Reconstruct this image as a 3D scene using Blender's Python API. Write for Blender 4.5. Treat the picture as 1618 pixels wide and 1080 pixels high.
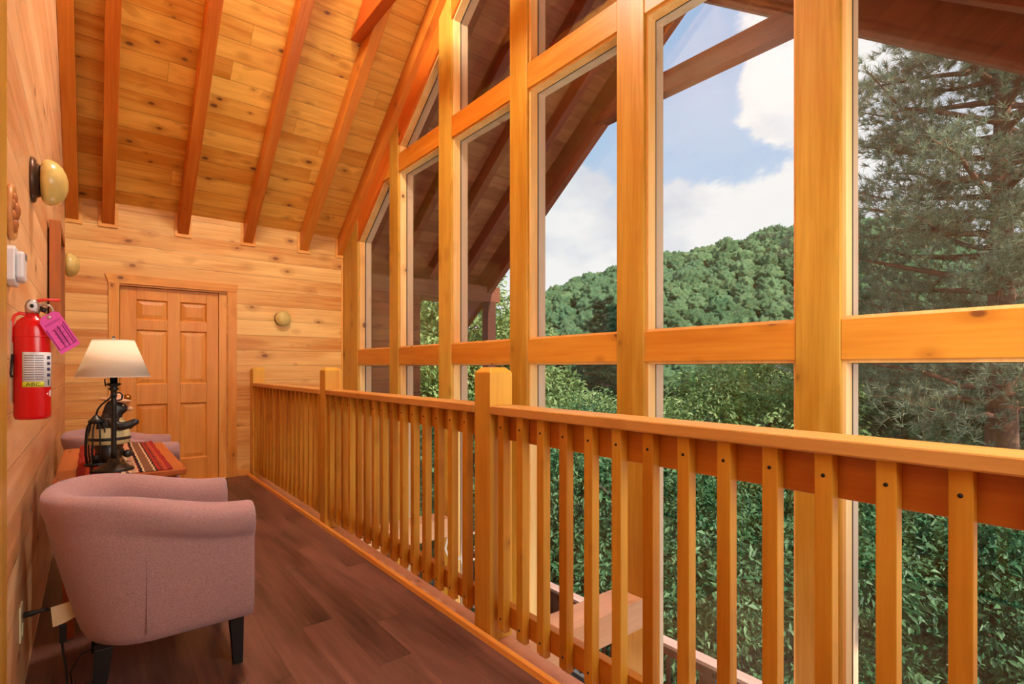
import bpy, bmesh, math, random
import numpy as np
from mathutils import Vector, Matrix, Euler
for o in list(bpy.data.objects): bpy.data.objects.remove(o)
S = bpy.context.scene
C = S.collection
PI = math.pi

# ------------------------------------------------------------------ camera
cam_data = bpy.data.cameras.new('camera')
cam_data.sensor_width = 36.0
cam_data.lens = 826.0 / 1618.0 * 36.0
cam_data.shift_y = 40.0 / 1618.0
cam_data.clip_start = 0.02
cam_data.clip_end = 3000
cam = bpy.data.objects.new('camera', cam_data)
C.objects.link(cam)
YAW = math.atan(662.0 / 826.0)
cam.location = (0, 0, 1.19)
cam.rotation_euler = (PI / 2, 0, -YAW)
S.camera = cam

# ------------------------------------------------------------------ colour management
S.view_settings.view_transform = 'Standard'
S.view_settings.look = 'None'
S.view_settings.gamma = 1.0
S.view_settings.use_curve_mapping = False
S.view_settings.exposure = 0.0

# ------------------------------------------------------------------ sky with clouds
W = bpy.data.worlds.new('sky'); S.world = W
W.use_nodes = True
nt = W.node_tree; nt.nodes.clear()
def wn(t, **k):
    n = nt.nodes.new(t)
    for a, b in k.items(): setattr(n, a, b)
    return n
def wl(a, b): nt.links.new(a, b)
out = wn('ShaderNodeOutputWorld'); bg = wn('ShaderNodeBackground'); wl(bg.outputs[0], out.inputs[0])
tc = wn('ShaderNodeTexCoord'); sep = wn('ShaderNodeSeparateXYZ'); wl(tc.outputs['Generated'], sep.inputs[0])
ramp = wn('ShaderNodeValToRGB'); wl(sep.outputs['Z'], ramp.inputs[0])
cr = ramp.color_ramp
cr.elements[0].position = 0.0; cr.elements[0].color = (0.70, 0.82, 0.96, 1)
cr.elements[1].position = 1.0; cr.elements[1].color = (0.14, 0.30, 0.66, 1)
e = cr.elements.new(0.42); e.color = (0.47, 0.66, 0.90, 1)
# cloud density: fractal noise over the sky vault, denser towards some bearings
mp = wn('ShaderNodeMapping'); mp.inputs['Scale'].default_value = (1, 1, 1.7); wl(tc.outputs['Generated'], mp.inputs[0])
n1 = wn('ShaderNodeTexNoise'); n1.inputs['Scale'].default_value = 4.6; n1.inputs['Detail'].default_value = 12
n1.inputs['Roughness'].default_value = 0.58; n1.inputs['Distortion'].default_value = 0.25
wl(mp.outputs[0], n1.inputs['Vector'])
def bank(px, py, r, amt):
    d = Vector(((math.sin(YAW) + (px - 809) / 826 * math.cos(YAW)), (math.cos(YAW) - (px - 809) / 826 * math.sin(YAW)), (580 - py) / 826)).normalized()
    dist = wn('ShaderNodeVectorMath', operation='DISTANCE'); wl(tc.outputs['Generated'], dist.inputs[0]); dist.inputs[1].default_value = d
    m = wn('ShaderNodeMapRange'); m.interpolation_type = 'SMOOTHSTEP'
    m.inputs['From Min'].default_value = 0.0; m.inputs['From Max'].default_value = r
    m.inputs['To Min'].default_value = amt; m.inputs['To Max'].default_value = 0.0
    wl(dist.outputs['Value'], m.inputs['Value'])
    return m.outputs[0]
ns_ = wn('ShaderNodeMath', operation='MULTIPLY_ADD'); wl(n1.outputs[0], ns_.inputs[0]); ns_.inputs[1].default_value = 2.0; ns_.inputs[2].default_value = -.5
acc = ns_.outputs[0]
for b in ((900, 400, .24, .5), (1080, 370, .13, .55), (1180, 375, .12, .5), (1250, 350, .10, .45), (1225, 120, .10, .5), (1260, 175, .07, .35), (1430, 200, .34, .6),
          (1110, 190, .18, -.45), (1060, 30, .22, -.3), (960, 225, .08, -.3)):
    ad = wn('ShaderNodeMath', operation='ADD'); wl(acc, ad.inputs[0]); wl(bank(*b), ad.inputs[1]); acc = ad.outputs[0]
cm = wn('ShaderNodeMapRange'); cm.interpolation_type = 'SMOOTHSTEP'
cm.inputs['From Min'].default_value = 0.56; cm.inputs['From Max'].default_value = 0.78
wl(acc, cm.inputs['Value'])
n2 = wn('ShaderNodeTexNoise'); n2.inputs['Scale'].default_value = 6; n2.inputs['Detail'].default_value = 8; wl(mp.outputs[0], n2.inputs['Vector'])
cr2 = wn('ShaderNodeValToRGB'); wl(n2.outputs[0], cr2.inputs[0])
cr2.color_ramp.elements[0].position = .36; cr2.color_ramp.elements[0].color = (.74, .79, .87, 1)
cr2.color_ramp.elements[1].position = .56; cr2.color_ramp.elements[1].color = (1.0, 1.0, 1.0, 1)
mx = wn('ShaderNodeMix', data_type='RGBA'); wl(cm.outputs[0], mx.inputs['Factor']); wl(ramp.outputs[0], mx.inputs['A']); wl(cr2.outputs[0], mx.inputs['B'])
wl(mx.outputs['Result'], bg.inputs['Color'])
bg.inputs['Strength'].default_value = 1.0

# ------------------------------------------------------------------ sun and added fill lights
def add_light(name, kind, loc, target, energy, color=(1, 1, 1), size=None, size_y=None, angle=None):
    d = bpy.data.lights.new(name, kind); d.energy = energy; d.color = color
    if kind == 'AREA':
        d.shape = 'RECTANGLE'; d.size = size; d.size_y = size_y or size
    if kind == 'POINT': d.shadow_soft_size = size
    if angle: d.angle = angle
    o = bpy.data.objects.new(name, d); C.objects.link(o); o.location = loc
    v = Vector(target) - Vector(loc)
    o.rotation_euler = v.to_track_quat('-Z', 'Y').to_euler()
    return o
add_light('sun', 'SUN', (1.5, -20, 21), (0, 0, 0), 6.2, (1, .95, .84), angle=math.radians(1.0))
# added soft fill light behind the camera; the near wall has no windows
add_light('near_fill_light', 'AREA', (1.45, -0.36, 1.75), (1.2, 4.2, 1.2), 50, (.90, .98, .95), 1.7, 1.5)
# added fill panel low in the void, brightens ceiling and rafters from below
add_light('void_fill_uplight', 'AREA', (1.93, 2.0, -2.2), (1.5, 2.4, 3), 120, (.91, .98, .93), .8, 4.2)
# added fill light under the ridge, out of view and without a fixture
add_light('ridge_fill_light', 'POINT', (1.1, 2.9, 4.9), (0, 0, 0), 300, (.92, .98, .93), 0.2)

# ------------------------------------------------------------------ helpers
def lin(r, g, b):
    f = lambda v: ((v / 255 + .055) / 1.055) ** 2.4 if v > 10 else v / 255 / 12.92
    return (f(r), f(g), f(b), 1)
class MB:
    def __init__(s): s.v = []; s.f = []; s.sm = []
    def add(s, vs, fs, smooth=False):
        n = len(s.v); s.v += [tuple(p) for p in vs]
        for q in fs: s.f.append([i + n for i in q]); s.sm.append(smooth)
        return s
    def box(s, x0, x1, y0, y1, z0, z1, M=None):
        vs = [(x, y, z) for z in (z0, z1) for x, y in ((x0, y0), (x1, y0), (x1, y1), (x0, y1))]
        if M is not None: vs = [M @ Vector(p) for p in vs]
        return s.add(vs, [(3, 2, 1, 0), (4, 5, 6, 7), (0, 1, 5, 4), (1, 2, 6, 5), (2, 3, 7, 6), (3, 0, 4, 7)])
    def prism(s, poly, axis, a0, a1):
        """extrude a convex 2-D polygon along an axis; poly in the two other axes (x,y,z order)"""
        def P(p, a):
            if axis == 'x': return (a, p[0], p[1])
            if axis == 'y': return (p[0], a, p[1])
            return (p[0], p[1], a)
        n = len(poly); vs = [P(p, a0) for p in poly] + [P(p, a1) for p in poly]
        return s.add(vs, [tuple(range(n))[::-1], tuple(range(n, 2 * n))] + [(i, (i + 1) % n, n + (i + 1) % n, n + i) for i in range(n)])
    def ring(s, pa, pb, axis, a0, a1):
        """frame between outer polygon pa and inner polygon pb, same vertex count"""
        def P(p, a): return (a, p[0], p[1]) if axis == 'x' else ((p[0], a, p[1]) if axis == 'y' else (p[0], p[1], a))
        n = len(pa)
        vs = [P(p, a0) for p in pa] + [P(p, a0) for p in pb] + [P(p, a1) for p in pa] + [P(p, a1) for p in pb]
        fs = []
        for i in range(n):
            j = (i + 1) % n
            fs += [(i, j, n + j, n + i), (2 * n + i, 3 * n + i, 3 * n + j, 2 * n + j), (i, 2 * n + i, 2 * n + j, j), (n + i, n + j, 3 * n + j, 3 * n + i)]
        return s.add(vs, fs)
    def tube(s, pts, r, n=10, caps=True, smooth=True):
        pts = [Vector(p) for p in pts]; m = len(pts)
        rs = r if isinstance(r, (list, tuple)) else [r] * m
        up = None; vs = []
        for i in range(m):
            t = (pts[min(i + 1, m - 1)] - pts[max(i - 1, 0)]).normalized()
            if up is None: up = t.orthogonal().normalized()
            up = (up - t * up.dot(t)).normalized(); sd = t.cross(up)
            for k in range(n):
                a = 2 * PI * k / n
                vs.append(pts[i] + (up * math.cos(a) + sd * math.sin(a)) * rs[i])
        fs = [(i * n + k, i * n + (k + 1) % n, (i + 1) * n + (k + 1) % n, (i + 1) * n + k) for i in range(m - 1) for k in range(n)]
        s.add(vs, fs, smooth)
        if caps:
            b = len(s.v) - m * n
            s.f.append([b + k for k in range(n)][::-1]); s.sm.append(False)
            s.f.append([b + (m - 1) * n + k for k in range(n)]); s.sm.append(False)
        return s
    def lathe(s, prof, c=(0, 0, 0), n=28, axis='z', smooth=True, M=None):
        vs = []
        for r, h in prof:
            for k in range(n):
                a = 2 * PI * k / n
                p = {'z': (r * math.cos(a), r * math.sin(a), h), 'x': (h, r * math.cos(a), r * math.sin(a)), 'y': (r * math.cos(a), h, -r * math.sin(a))}[axis]
                p = Vector(p)
                if M is not None: p = M @ p
                vs.append(p + Vector(c))
        m = len(prof)
        fs = [(i * n + k, i * n + (k + 1) % n, (i + 1) * n + (k + 1) % n, (i + 1) * n + k) for i in range(m - 1) for k in range(n)]
        s.add(vs, fs, smooth)
        b = len(s.v) - m * n
        if prof[0][0] > 1e-4: s.f.append([b + k for k in range(n)][::-1]); s.sm.append(False)
        if prof[-1][0] > 1e-4: s.f.append([b + (m - 1) * n + k for k in range(n)]); s.sm.append(False)
        return s
    def ball(s, c, r, M=None, u=16, w=10):
        if not isinstance(r, (list, tuple)): r = (r, r, r)
        vs = []; 
        for i in range(w + 1):
            t = PI * i / w
            for k in range(u):
                a = 2 * PI * k / u
                p = Vector((r[0] * math.sin(t) * math.cos(a), r[1] * math.sin(t) * math.sin(a), r[2] * math.cos(t)))
                if M is not None: p = M @ p
                vs.append(p + Vector(c))
        fs = [(i * u + k, (i + 1) * u + k, (i + 1) * u + (k + 1) % u, i * u + (k + 1) % u) for i in range(w) for k in range(u)]
        return s.add(vs, fs, True)
    def build(s, name, mat, parent=None, bevel=0, origin=None, subsurf=0, fix=True, merge=False):
        me = bpy.data.meshes.new(name)
        o0 = Vector(origin) if origin else Vector((0, 0, 0))
        me.from_pydata([tuple(Vector(p) - o0) for p in s.v], [], s.f)
        me.polygons.foreach_set('use_smooth', s.sm)
        if fix:
            bm = bmesh.new(); bm.from_mesh(me)
            if merge: bmesh.ops.remove_doubles(bm, verts=bm.verts, dist=1e-5)
            bmesh.ops.recalc_face_normals(bm, faces=bm.faces)
            bm.to_mesh(me); bm.free()
        me.update()
        o = bpy.data.objects.new(name, me); C.objects.link(o); o.location = o0
        if mat: me.materials.append(mat)
        if parent: o.parent = parent
        if subsurf:
            md = o.modifiers.new('sub', 'SUBSURF'); md.levels = subsurf; md.render_levels = subsurf
        if bevel:
            md = o.modifiers.new('bevel', 'BEVEL'); md.width = bevel; md.segments = 2; md.limit_method = 'ANGLE'; md.angle_limit = math.radians(40)
        return o
def empty(name, loc=(0, 0, 0), rz=0):
    o = bpy.data.objects.new(name, None); C.objects.link(o); o.location = loc; o.rotation_euler = (0, 0, rz); o.empty_display_size = .1
    return o
def tag(o, label=None, cat=None, group=None, kind=None):
    if label: o['label'] = label
    if cat: o['category'] = cat
    if group: o['group'] = group
    if kind: o['kind'] = kind
    return o
def copy_tree(o, parent=None):
    c = o.copy(); C.objects.link(c)
    if parent: c.parent = parent
    for ch in list(o.children): copy_tree(ch, c)
    return c

# ------------------------------------------------------------------ materials
def newmat(name):
    m = bpy.data.materials.new(name); m.use_nodes = True
    t = m.node_tree; b = t.nodes['Principled BSDF']
    def N(ty, **k):
        n = t.nodes.new(ty)
        for a, v in k.items(): setattr(n, a, v)
        return n
    def L(a, c): t.links.new(a, c)
    def M(op, a, b2=None, c2=None, clamp=False):
        n = N('ShaderNodeMath', operation=op); n.use_clamp = clamp
        for i, v in enumerate((a, b2, c2)):
            if v is None: continue
            if isinstance(v, (int, float)): n.inputs[i].default_value = v
            else: L(v, n.inputs[i])
        return n.outputs[0]
    def MIX(f, a, b2, mode='MIX'):
        n = N('ShaderNodeMix', data_type='RGBA', blend_type=mode)
        for i, v in (('Factor', f), ('A', a), ('B', b2)):
            if isinstance(v, (int, float, tuple)): n.inputs[i].default_value = v
            else: L(v, n.inputs[i])
        return n.outputs['Result']
    def MR(v, a, b2, c2=0., d2=1., smooth=True):
        n = N('ShaderNodeMapRange'); n.interpolation_type = 'SMOOTHSTEP' if smooth else 'LINEAR'
        L(v, n.inputs['Value'])
        for k, x in (('From Min', a), ('From Max', b2), ('To Min', c2), ('To Max', d2)): n.inputs[k].default_value = x
        return n.outputs[0]
    return m, t, b, N, L, M, MIX, MR
def plain(name, col, rough=.5, metal=0., spec=.5, bump=0., bscale=80, var=.0):
    m, t, b, N, L, M, MIX, MR = newmat(name)
    b.inputs['Base Color'].default_value = col; b.inputs['Roughness'].default_value = rough; b.inputs['Metallic'].default_value = metal
    b.inputs['Specular IOR Level'].default_value = spec
    co = N('ShaderNodeTexCoord')
    nz = N('ShaderNodeTexNoise'); nz.inputs['Scale'].default_value = bscale; nz.inputs['Detail'].default_value = 4; L(co.outputs['Object'], nz.inputs['Vector'])
    v = max(var, .04)
    lo = tuple(c * (1 - v) for c in col[:3]) + (1,); hi = tuple(min(1, c * (1 + v)) for c in col[:3]) + (1,)
    L(MIX(nz.outputs[0], lo, hi), b.inputs['Base Color'])
    if bump:
        bp = N('ShaderNodeBump'); bp.inputs['Strength'].default_value = bump; bp.inputs['Distance'].default_value = .002
        L(nz.outputs[0], bp.inputs['Height']); L(bp.outputs[0], b.inputs['Normal'])
    return m
def wood(name, lo, hi, along, across, normal=None, pitch=0, off=0, rough=.38, knots=.5, plankvar=.5, seam=.5, seamw=.02, grain=1., knotcol=(.16, .045, .012, 1), spec=.4, kscale=1., joints=0, objrand=6.0, bump=.25):
    """knotty softwood: grain runs 'along', optional boards laid side by side 'across' with a pitch"""
    m, t, b, N, L, M, MIX, MR = newmat(name)
    A = Vector(along).normalized(); Cc = Vector(across).normalized()
    Nn = Vector(normal).normalized() if normal else A.cross(Cc)
    co = N('ShaderNodeTexCoord'); oi = N('ShaderNodeObjectInfo')
    def dot(v):
        n = N('ShaderNodeVectorMath', operation='DOT_PRODUCT'); L(co.outputs['Object'], n.inputs[0]); n.inputs[1].default_value = v; return n.outputs['Value']
    a, c, nn = dot(A), dot(Cc), dot(Nn)
    rnd = M('MULTIPLY', oi.outputs['Random'], objrand)
    a = M('ADD', a, rnd); 
    col = None
    if pitch:
        u = M('DIVIDE', M('SUBTRACT', c, off), pitch)
        idx = M('FLOOR', u); fr = M('FRACT', u)
        if joints:
            wnj = N('ShaderNodeTexWhiteNoise', noise_dimensions='1D'); L(M('ADD', idx, 31.7), wnj.inputs['W'])
            ja = M('DIVIDE', M('ADD', a, M('MULTIPLY', wnj.outputs['Value'], joints)), joints)
            jidx = M('FLOOR', ja); jfr = M('FRACT', ja)
            pid = M('ADD', M('MULTIPLY', idx, 7.31), M('MULTIPLY', jidx, 3.17))
        else: pid = idx
        w1 = N('ShaderNodeTexWhiteNoise', noise_dimensions='1D'); L(pid, w1.inputs['W']); pr = w1.outputs['Value']
        a = M('ADD', a, M('MULTIPLY', pr, 37.0))
    else: pr = oi.outputs['Random']
    def vec(sa, sc, sn):
        n = N('ShaderNodeCombineXYZ'); L(M('MULTIPLY', a, sa), n.inputs[0]); L(M('MULTIPLY', c, sc), n.inputs[1]); L(M('MULTIPLY', nn, sn), n.inputs[2]); return n.outputs[0]
    g1 = N('ShaderNodeTexNoise'); g1.inputs['Scale'].default_value = 1; g1.inputs['Detail'].default_value = 5; g1.inputs['Distortion'].default_value = .6; L(vec(.9, 11 * grain, 11 * grain), g1.inputs['Vector'])
    g2 = N('ShaderNodeTexNoise'); g2.inputs['Scale'].default_value = 1; g2.inputs['Detail'].default_value = 3; L(vec(3, 75 * grain, 75 * grain), g2.inputs['Vector'])
    g3 = N('ShaderNodeTexNoise'); g3.inputs['Scale'].default_value = 1; g3.inputs['Detail'].default_value = 2; L(vec(.8, 2.2, 2.2), g3.inputs['Vector'])
    f = M('ADD', M('MULTIPLY', MR(g1.outputs[0], .3, .7), .42), M('ADD', M('MULTIPLY', MR(g2.outputs[0], .3, .7), .22), M('MULTIPLY', MR(g3.outputs[0], .3, .7), .36)))
    f = M('ADD', f, M('MULTIPLY', M('SUBTRACT', pr, .5), plankvar), clamp=True)
    col = MIX(f, lo, hi)
    if knots:
        vo = N('ShaderNodeTexVoronoi', feature='F1'); vo.inputs['Scale'].default_value = 1; vo.inputs['Randomness'].default_value = .95
        wob = N('ShaderNodeVectorMath', operation='ADD'); 
        kv = vec(5.2 * kscale, 9 * kscale, 5.5 * kscale); L(kv, wob.inputs[0])
        ns = N('ShaderNodeVectorMath', operation='SCALE'); L(g1.outputs['Color'], ns.inputs[0]); ns.inputs['Scale'].default_value = .10; L(ns.outputs[0], wob.inputs[1])
        L(wob.outputs[0], vo.inputs['Vector'])
        sc = N('ShaderNodeSeparateColor'); L(vo.outputs['Color'], sc.inputs[0])
        on = M('LESS_THAN', sc.outputs[0], knots)
        size = M('MULTIPLY_ADD', sc.outputs[1], .16, .08)
        ratio = M('DIVIDE', vo.outputs['Distance'], size)
        halo = M('MULTIPLY', MR(ratio, .9, 3.2, 1, 0), on)
        core = M('MULTIPLY', MR(ratio, .45, 1.05, 1, 0), on)
        warm = tuple(knotcol[i] * .35 + lo[i] * .65 for i in range(3)) + (1,)
        col = MIX(M('MULTIPLY', halo, .45), col, warm)
        col = MIX(M('MULTIPLY', core, .9), col, knotcol)
    h = g2.outputs[0]
    rg = M('MULTIPLY_ADD', g1.outputs[0], .2, rough - .1)
    if pitch:
        w = seamw
        sm = M('MAXIMUM', MR(fr, 0, w, 1, 0), MR(fr, 1 - w, 1, 0, 1))
        if joints: sm = M('MAXIMUM', sm, MR(jfr, 0, .004 / joints, 1, 0, smooth=False))
        dk = tuple(x * .22 for x in lo[:3]) + (1,)
        col = MIX(M('MULTIPLY', sm, seam), col, dk)
        h = M('SUBTRACT', M('MULTIPLY', h, .12), M('MULTIPLY', sm, 1.0))
    else: h = M('MULTIPLY', h, .12)
    bp = N('ShaderNodeBump'); bp.inputs['Strength'].default_value = bump; bp.inputs['Distance'].default_value = .006
    L(h, bp.inputs['Height']); L(bp.outputs[0], b.inputs['Normal'])
    L(col, b.inputs['Base Color']); L(rg, b.inputs['Roughness']); b.inputs['Specular IOR Level'].default_value = spec
    return m
SL = Vector((0, -1, .75)).normalized()      # up the far roof slope
SLN = Vector((0, -1, -.75)).normalized()    # down the near roof slope
WL, WH = lin(206, 124, 52), lin(244, 190, 112)
M_wall_end = wood('pine_boards_end_wall', lin(206, 134, 60), lin(250, 208, 128), (1, 0, 0), (0, 0, 1), pitch=.167, off=1.213, seam=.6, seamw=.022, knots=.32, knotcol=(.24, .08, .025, 1))
M_wall_left = wood('pine_boards_side_wall', lin(214, 148, 92), lin(250, 208, 156), (0, 1, 0), (0, 0, 1), pitch=.167, off=1.213, seam=.5, seamw=.022, knots=.25)
M_ceil_far = wood('pine_ceiling_far_slope', lin(208, 130, 34), lin(250, 198, 92), (1, 0, 0), SL, pitch=.173, off=.04, seam=.75, seamw=.022, knots=.6, joints=2.4)
M_ceil_near = wood('pine_ceiling_near_slope', lin(208, 130, 34), lin(250, 198, 92), (1, 0, 0), (0, .8, .6), pitch=.173, off=.04, seam=.75, knots=.6, joints=2.4)
M_raft = wood('fir_rafter', lin(190, 96, 22), lin(226, 142, 50), SL, (1, 0, 0), knots=.22, kscale=.8)
M_tie = wood('fir_collar_tie', lin(168, 60, 12), lin(205, 92, 26), (0, 1, 0), (1, 0, 0), knots=.2)
M_post = wood('pine_window_post', lin(172, 116, 28), lin(210, 164, 66), (0, 0, 1), (0, 1, 0), knots=.3)
M_trans = wood('pine_transom', lin(188, 104, 20), lin(218, 148, 50), (0, 1, 0), (0, 0, 1), knots=.35)
M_rake = wood('pine_rake_board', lin(200, 92, 20), lin(228, 130, 42), SL, (1, 0, 0), knots=.3)
M_jamb = wood('pine_window_jamb', lin(232, 170, 92), lin(250, 210, 140), (0, 0, 1), (0, 1, 0), knots=.25)
M_jamb_out = wood('weathered_pine_sash', lin(228, 178, 138), lin(244, 208, 170), (0, 0, 1), (0, 1, 0), knots=.25)
M_rail = wood('pine_handrail', lin(196, 134, 58), lin(228, 172, 96), (0, 1, 0), (1, 0, 0), knots=.12)
M_bal = wood('pine_baluster', lin(192, 120, 20), lin(230, 172, 60), (0, 0, 1), (0, 1, 0), knots=.16, kscale=1.2, spec=.3)
M_newel = wood('pine_newel', lin(200, 130, 28), lin(232, 178, 68), (0, 0, 1), (0, 1, 0), knots=.10)
M_trimx = wood('pine_trim_x', lin(222, 144, 56), lin(246, 186, 98), (1, 0, 0), (0, 0, 1), knots=.2)
M_trimz = wood('pine_trim_z', lin(222, 144, 56), lin(246, 186, 98), (0, 0, 1), (1, 0, 0), knots=.25)
M_trimy = wood('pine_trim_y', lin(222, 134, 50), lin(244, 176, 84), (0, 1, 0), (0, 0, 1), knots=.1)
M_board = wood('bare_pine_edge_board', lin(216, 150, 112), lin(236, 178, 142), (0, 1, 0), (1, 0, 0), knots=.15)
M_beam = wood('pine_tie_beam', lin(206, 150, 108), lin(232, 182, 140), (1, 0, 0), (0, 1, 0), knots=.35)
M_door = wood('oak_toned_pine_door', lin(212, 130, 44), lin(240, 170, 84), (0, 0, 1), (1, 0, 0), knots=0, grain=1.2)
M_floor = wood('dark_plank_floor', lin(48, 29, 27), lin(130, 90, 80), (0, 1, 0), (1, 0, 0), pitch=.145, off=.02, seam=.5, seamw=.008, knots=0, joints=1.25, rough=.36, spec=.4, plankvar=.30, grain=.6, objrand=0, bump=.12)
M_floor_low = wood('living_room_floor', lin(70, 38, 22), lin(120, 72, 44), (0, 1, 0), (1, 0, 0), pitch=.12, seam=.5, knots=0, joints=1.2)
M_out_ceil = wood('stained_soffit_far', lin(142, 80, 50), lin(192, 122, 82), (1, 0, 0), SL, pitch=.17, seam=.7, knots=.25, joints=2.4, rough=.7)
M_out_ceil2 = wood('stained_soffit_near', lin(142, 80, 50), lin(192, 122, 82), (1, 0, 0), (0, .8, .6), pitch=.17, seam=.7, knots=.25, rough=.7)
M_out = wood('stained_porch_rafter', lin(116, 58, 40), lin(156, 86, 60), SL, (1, 0, 0), knots=.15, rough=.65)
M_outy = wood('stained_porch_beam', lin(94, 42, 30), lin(134, 66, 46), (0, 1, 0), (0, 0, 1), knots=.15, rough=.65)
M_outz = wood('stained_porch_post', lin(84, 44, 32), lin(120, 66, 48), (0, 0, 1), (0, 1, 0), knots=.15, rough=.7)
M_log = wood('stained_log_wall', lin(104, 52, 32), lin(150, 84, 54), (1, 0, 0), (0, 0, 1), pitch=.17, seam=.8, seamw=.05, knots=.2, rough=.7)
M_deck = wood('weathered_deck', lin(96, 90, 90), lin(134, 124, 120), (0, 1, 0), (1, 0, 0), pitch=.14, seam=.8, knots=.1, rough=.8)
M_deckcap = wood('deck_rail_cap', lin(196, 150, 136), lin(222, 180, 164), (0, 1, 0), (1, 0, 0), knots=.1, rough=.7)
M_table = wood('red_brown_table', lin(150, 70, 26), lin(190, 98, 44), (0, 1, 0), (1, 0, 0), knots=0, rough=.3)
M_frame = wood('picture_frame_wood', lin(160, 88, 38), lin(204, 128, 66), (0, 0, 1), (0, 1, 0), knots=.1, rough=.5)
M_plaque = wood('carved_plaque', lin(168, 104, 52), lin(220, 156, 92), (0, 0, 1), (0, 1, 0), knots=0)
M_gasket = plain('black_glazing_gasket', (.03, .03, .03, 1), .6)
M_black = plain('matt_black_wood', (.008, .008, .009, 1), .45)
M_iron = plain('black_iron', (.015, .013, .012, 1), .38, metal=.3, bump=.3, bscale=120)
M_brass = plain('polished_brass', lin(214, 170, 90), .18, metal=1)
M_bronze = plain('dark_bronze', lin(92, 70, 58), .35, metal=.6)
M_white = plain('white_plastic', lin(232, 232, 234), .35)
M_ivory = plain('ivory_plastic', lin(232, 220, 176), .4)
M_paper = plain('cream_paper_tag', lin(236, 214, 168), .8, bump=.4, bscale=30)
M_red = plain('red_enamel', (.72, .004, .008, 1), .22, spec=.6)
M_pink = plain('pink_tag_card', lin(240, 90, 190), .6, var=.08)
M_pinkdark = plain('magenta_print', lin(150, 30, 120), .6)
M_lab = plain('white_label', lin(226, 226, 228), .5)
M_labgrey = plain('grey_label_print', lin(120, 120, 122), .6)
M_yellow = plain('yellow_label_band', lin(214, 214, 40), .5)
M_ink = plain('black_ink', (.01, .01, .01, 1), .6)
M_redplastic = plain('red_plastic', lin(240, 60, 50), .4)
M_steel = plain('brushed_steel', lin(200, 196, 190), .3, metal=.9)
M_cord = plain('black_cord', (.01, .01, .01, 1), .4)
M_cream = plain('cream_painted_resin', lin(214, 204, 150), .5, bump=.3, bscale=60)
M_bear = plain('black_painted_resin', (.02, .018, .017, 1), .35, bump=.8, bscale=90)
M_muzzle = plain('tan_painted_resin', lin(214, 168, 130), .5)
M_whitemetal = plain('white_painted_metal', lin(225, 222, 215), .4)
def sconce_glass():
    m, t, b, N, L, M, MIX, MR = newmat('amber_alabaster_glass')
    co = N('ShaderNodeTexCoord'); nz = N('ShaderNodeTexNoise'); nz.inputs['Scale'].default_value = 9; nz.inputs['Detail'].default_value = 5; nz.inputs['Distortion'].default_value = 1.5
    L(co.outputs['Object'], nz.inputs['Vector'])
    L(MIX(nz.outputs[0], lin(196, 164, 84), lin(244, 222, 140)), b.inputs['Base Color'])
    b.inputs['Roughness'].default_value = .25; b.inputs['Subsurface Weight'].default_value = .15; b.inputs['Subsurface Radius'].default_value = (.02, .015, .008)
    return m
M_sconce = sconce_glass()
def shade_mat():
    m, t, b, N, L, M, MIX, MR = newmat('white_linen_shade')
    co = N('ShaderNodeTexCoord'); nz = N('ShaderNodeTexNoise'); nz.inputs['Scale'].default_value = 220; L(co.outputs['Object'], nz.inputs['Vector'])
    L(MIX(nz.outputs[0], lin(238, 228, 210), lin(252, 246, 234)), b.inputs['Base Color']); b.inputs['Roughness'].default_value = .9
    tr = N('ShaderNodeBsdfTranslucent'); tr.inputs[0].default_value = lin(252, 240, 218)
    ms = N('ShaderNodeMixShader'); ms.inputs[0].default_value = .35; L(b.outputs[0], ms.inputs[1]); L(tr.outputs[0], ms.inputs[2]); L(ms.outputs[0], t.nodes['Material Output'].inputs[0])
    return m
M_shade = shade_mat()
def fabric():
    m, t, b, N, L, M, MIX, MR = newmat('mauve_woven_fabric')
    co = N('ShaderNodeTexCoord')
    mp1 = N('ShaderNodeMapping'); mp1.inputs['Scale'].default_value = (900, 900, 160); L(co.outputs['Object'], mp1.inputs[0])
    mp2 = N('ShaderNodeMapping'); mp2.inputs['Scale'].default_value = (160, 160, 900); L(co.outputs['Object'], mp2.inputs[0])
    a = N('ShaderNodeTexNoise'); a.inputs['Scale'].default_value = 1; L(mp1.outputs[0], a.inputs['Vector'])
    c = N('ShaderNodeTexNoise'); c.inputs['Scale'].default_value = 1; L(mp2.outputs[0], c.inputs['Vector'])
    s = M('MULTIPLY', M('ADD', a.outputs[0], c.outputs[0]), .5)
    L(MIX(MR(s, .3, .7), lin(146, 112, 112), lin(190, 154, 154)), b.inputs['Base Color'])
    b.inputs['Roughness'].default_value = .95; b.inputs['Sheen Weight'].default_value = .35; b.inputs['Sheen Tint'].default_value = (.85, .8, 1, 1); b.inputs['Specular IOR Level'].default_value = .1
    bp = N('ShaderNodeBump'); bp.inputs['Strength'].default_value = .5; bp.inputs['Distance'].default_value = .0012; L(s, bp.inputs['Height']); L(bp.outputs[0], b.inputs['Normal'])
    return m
M_fabric = fabric()
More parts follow.
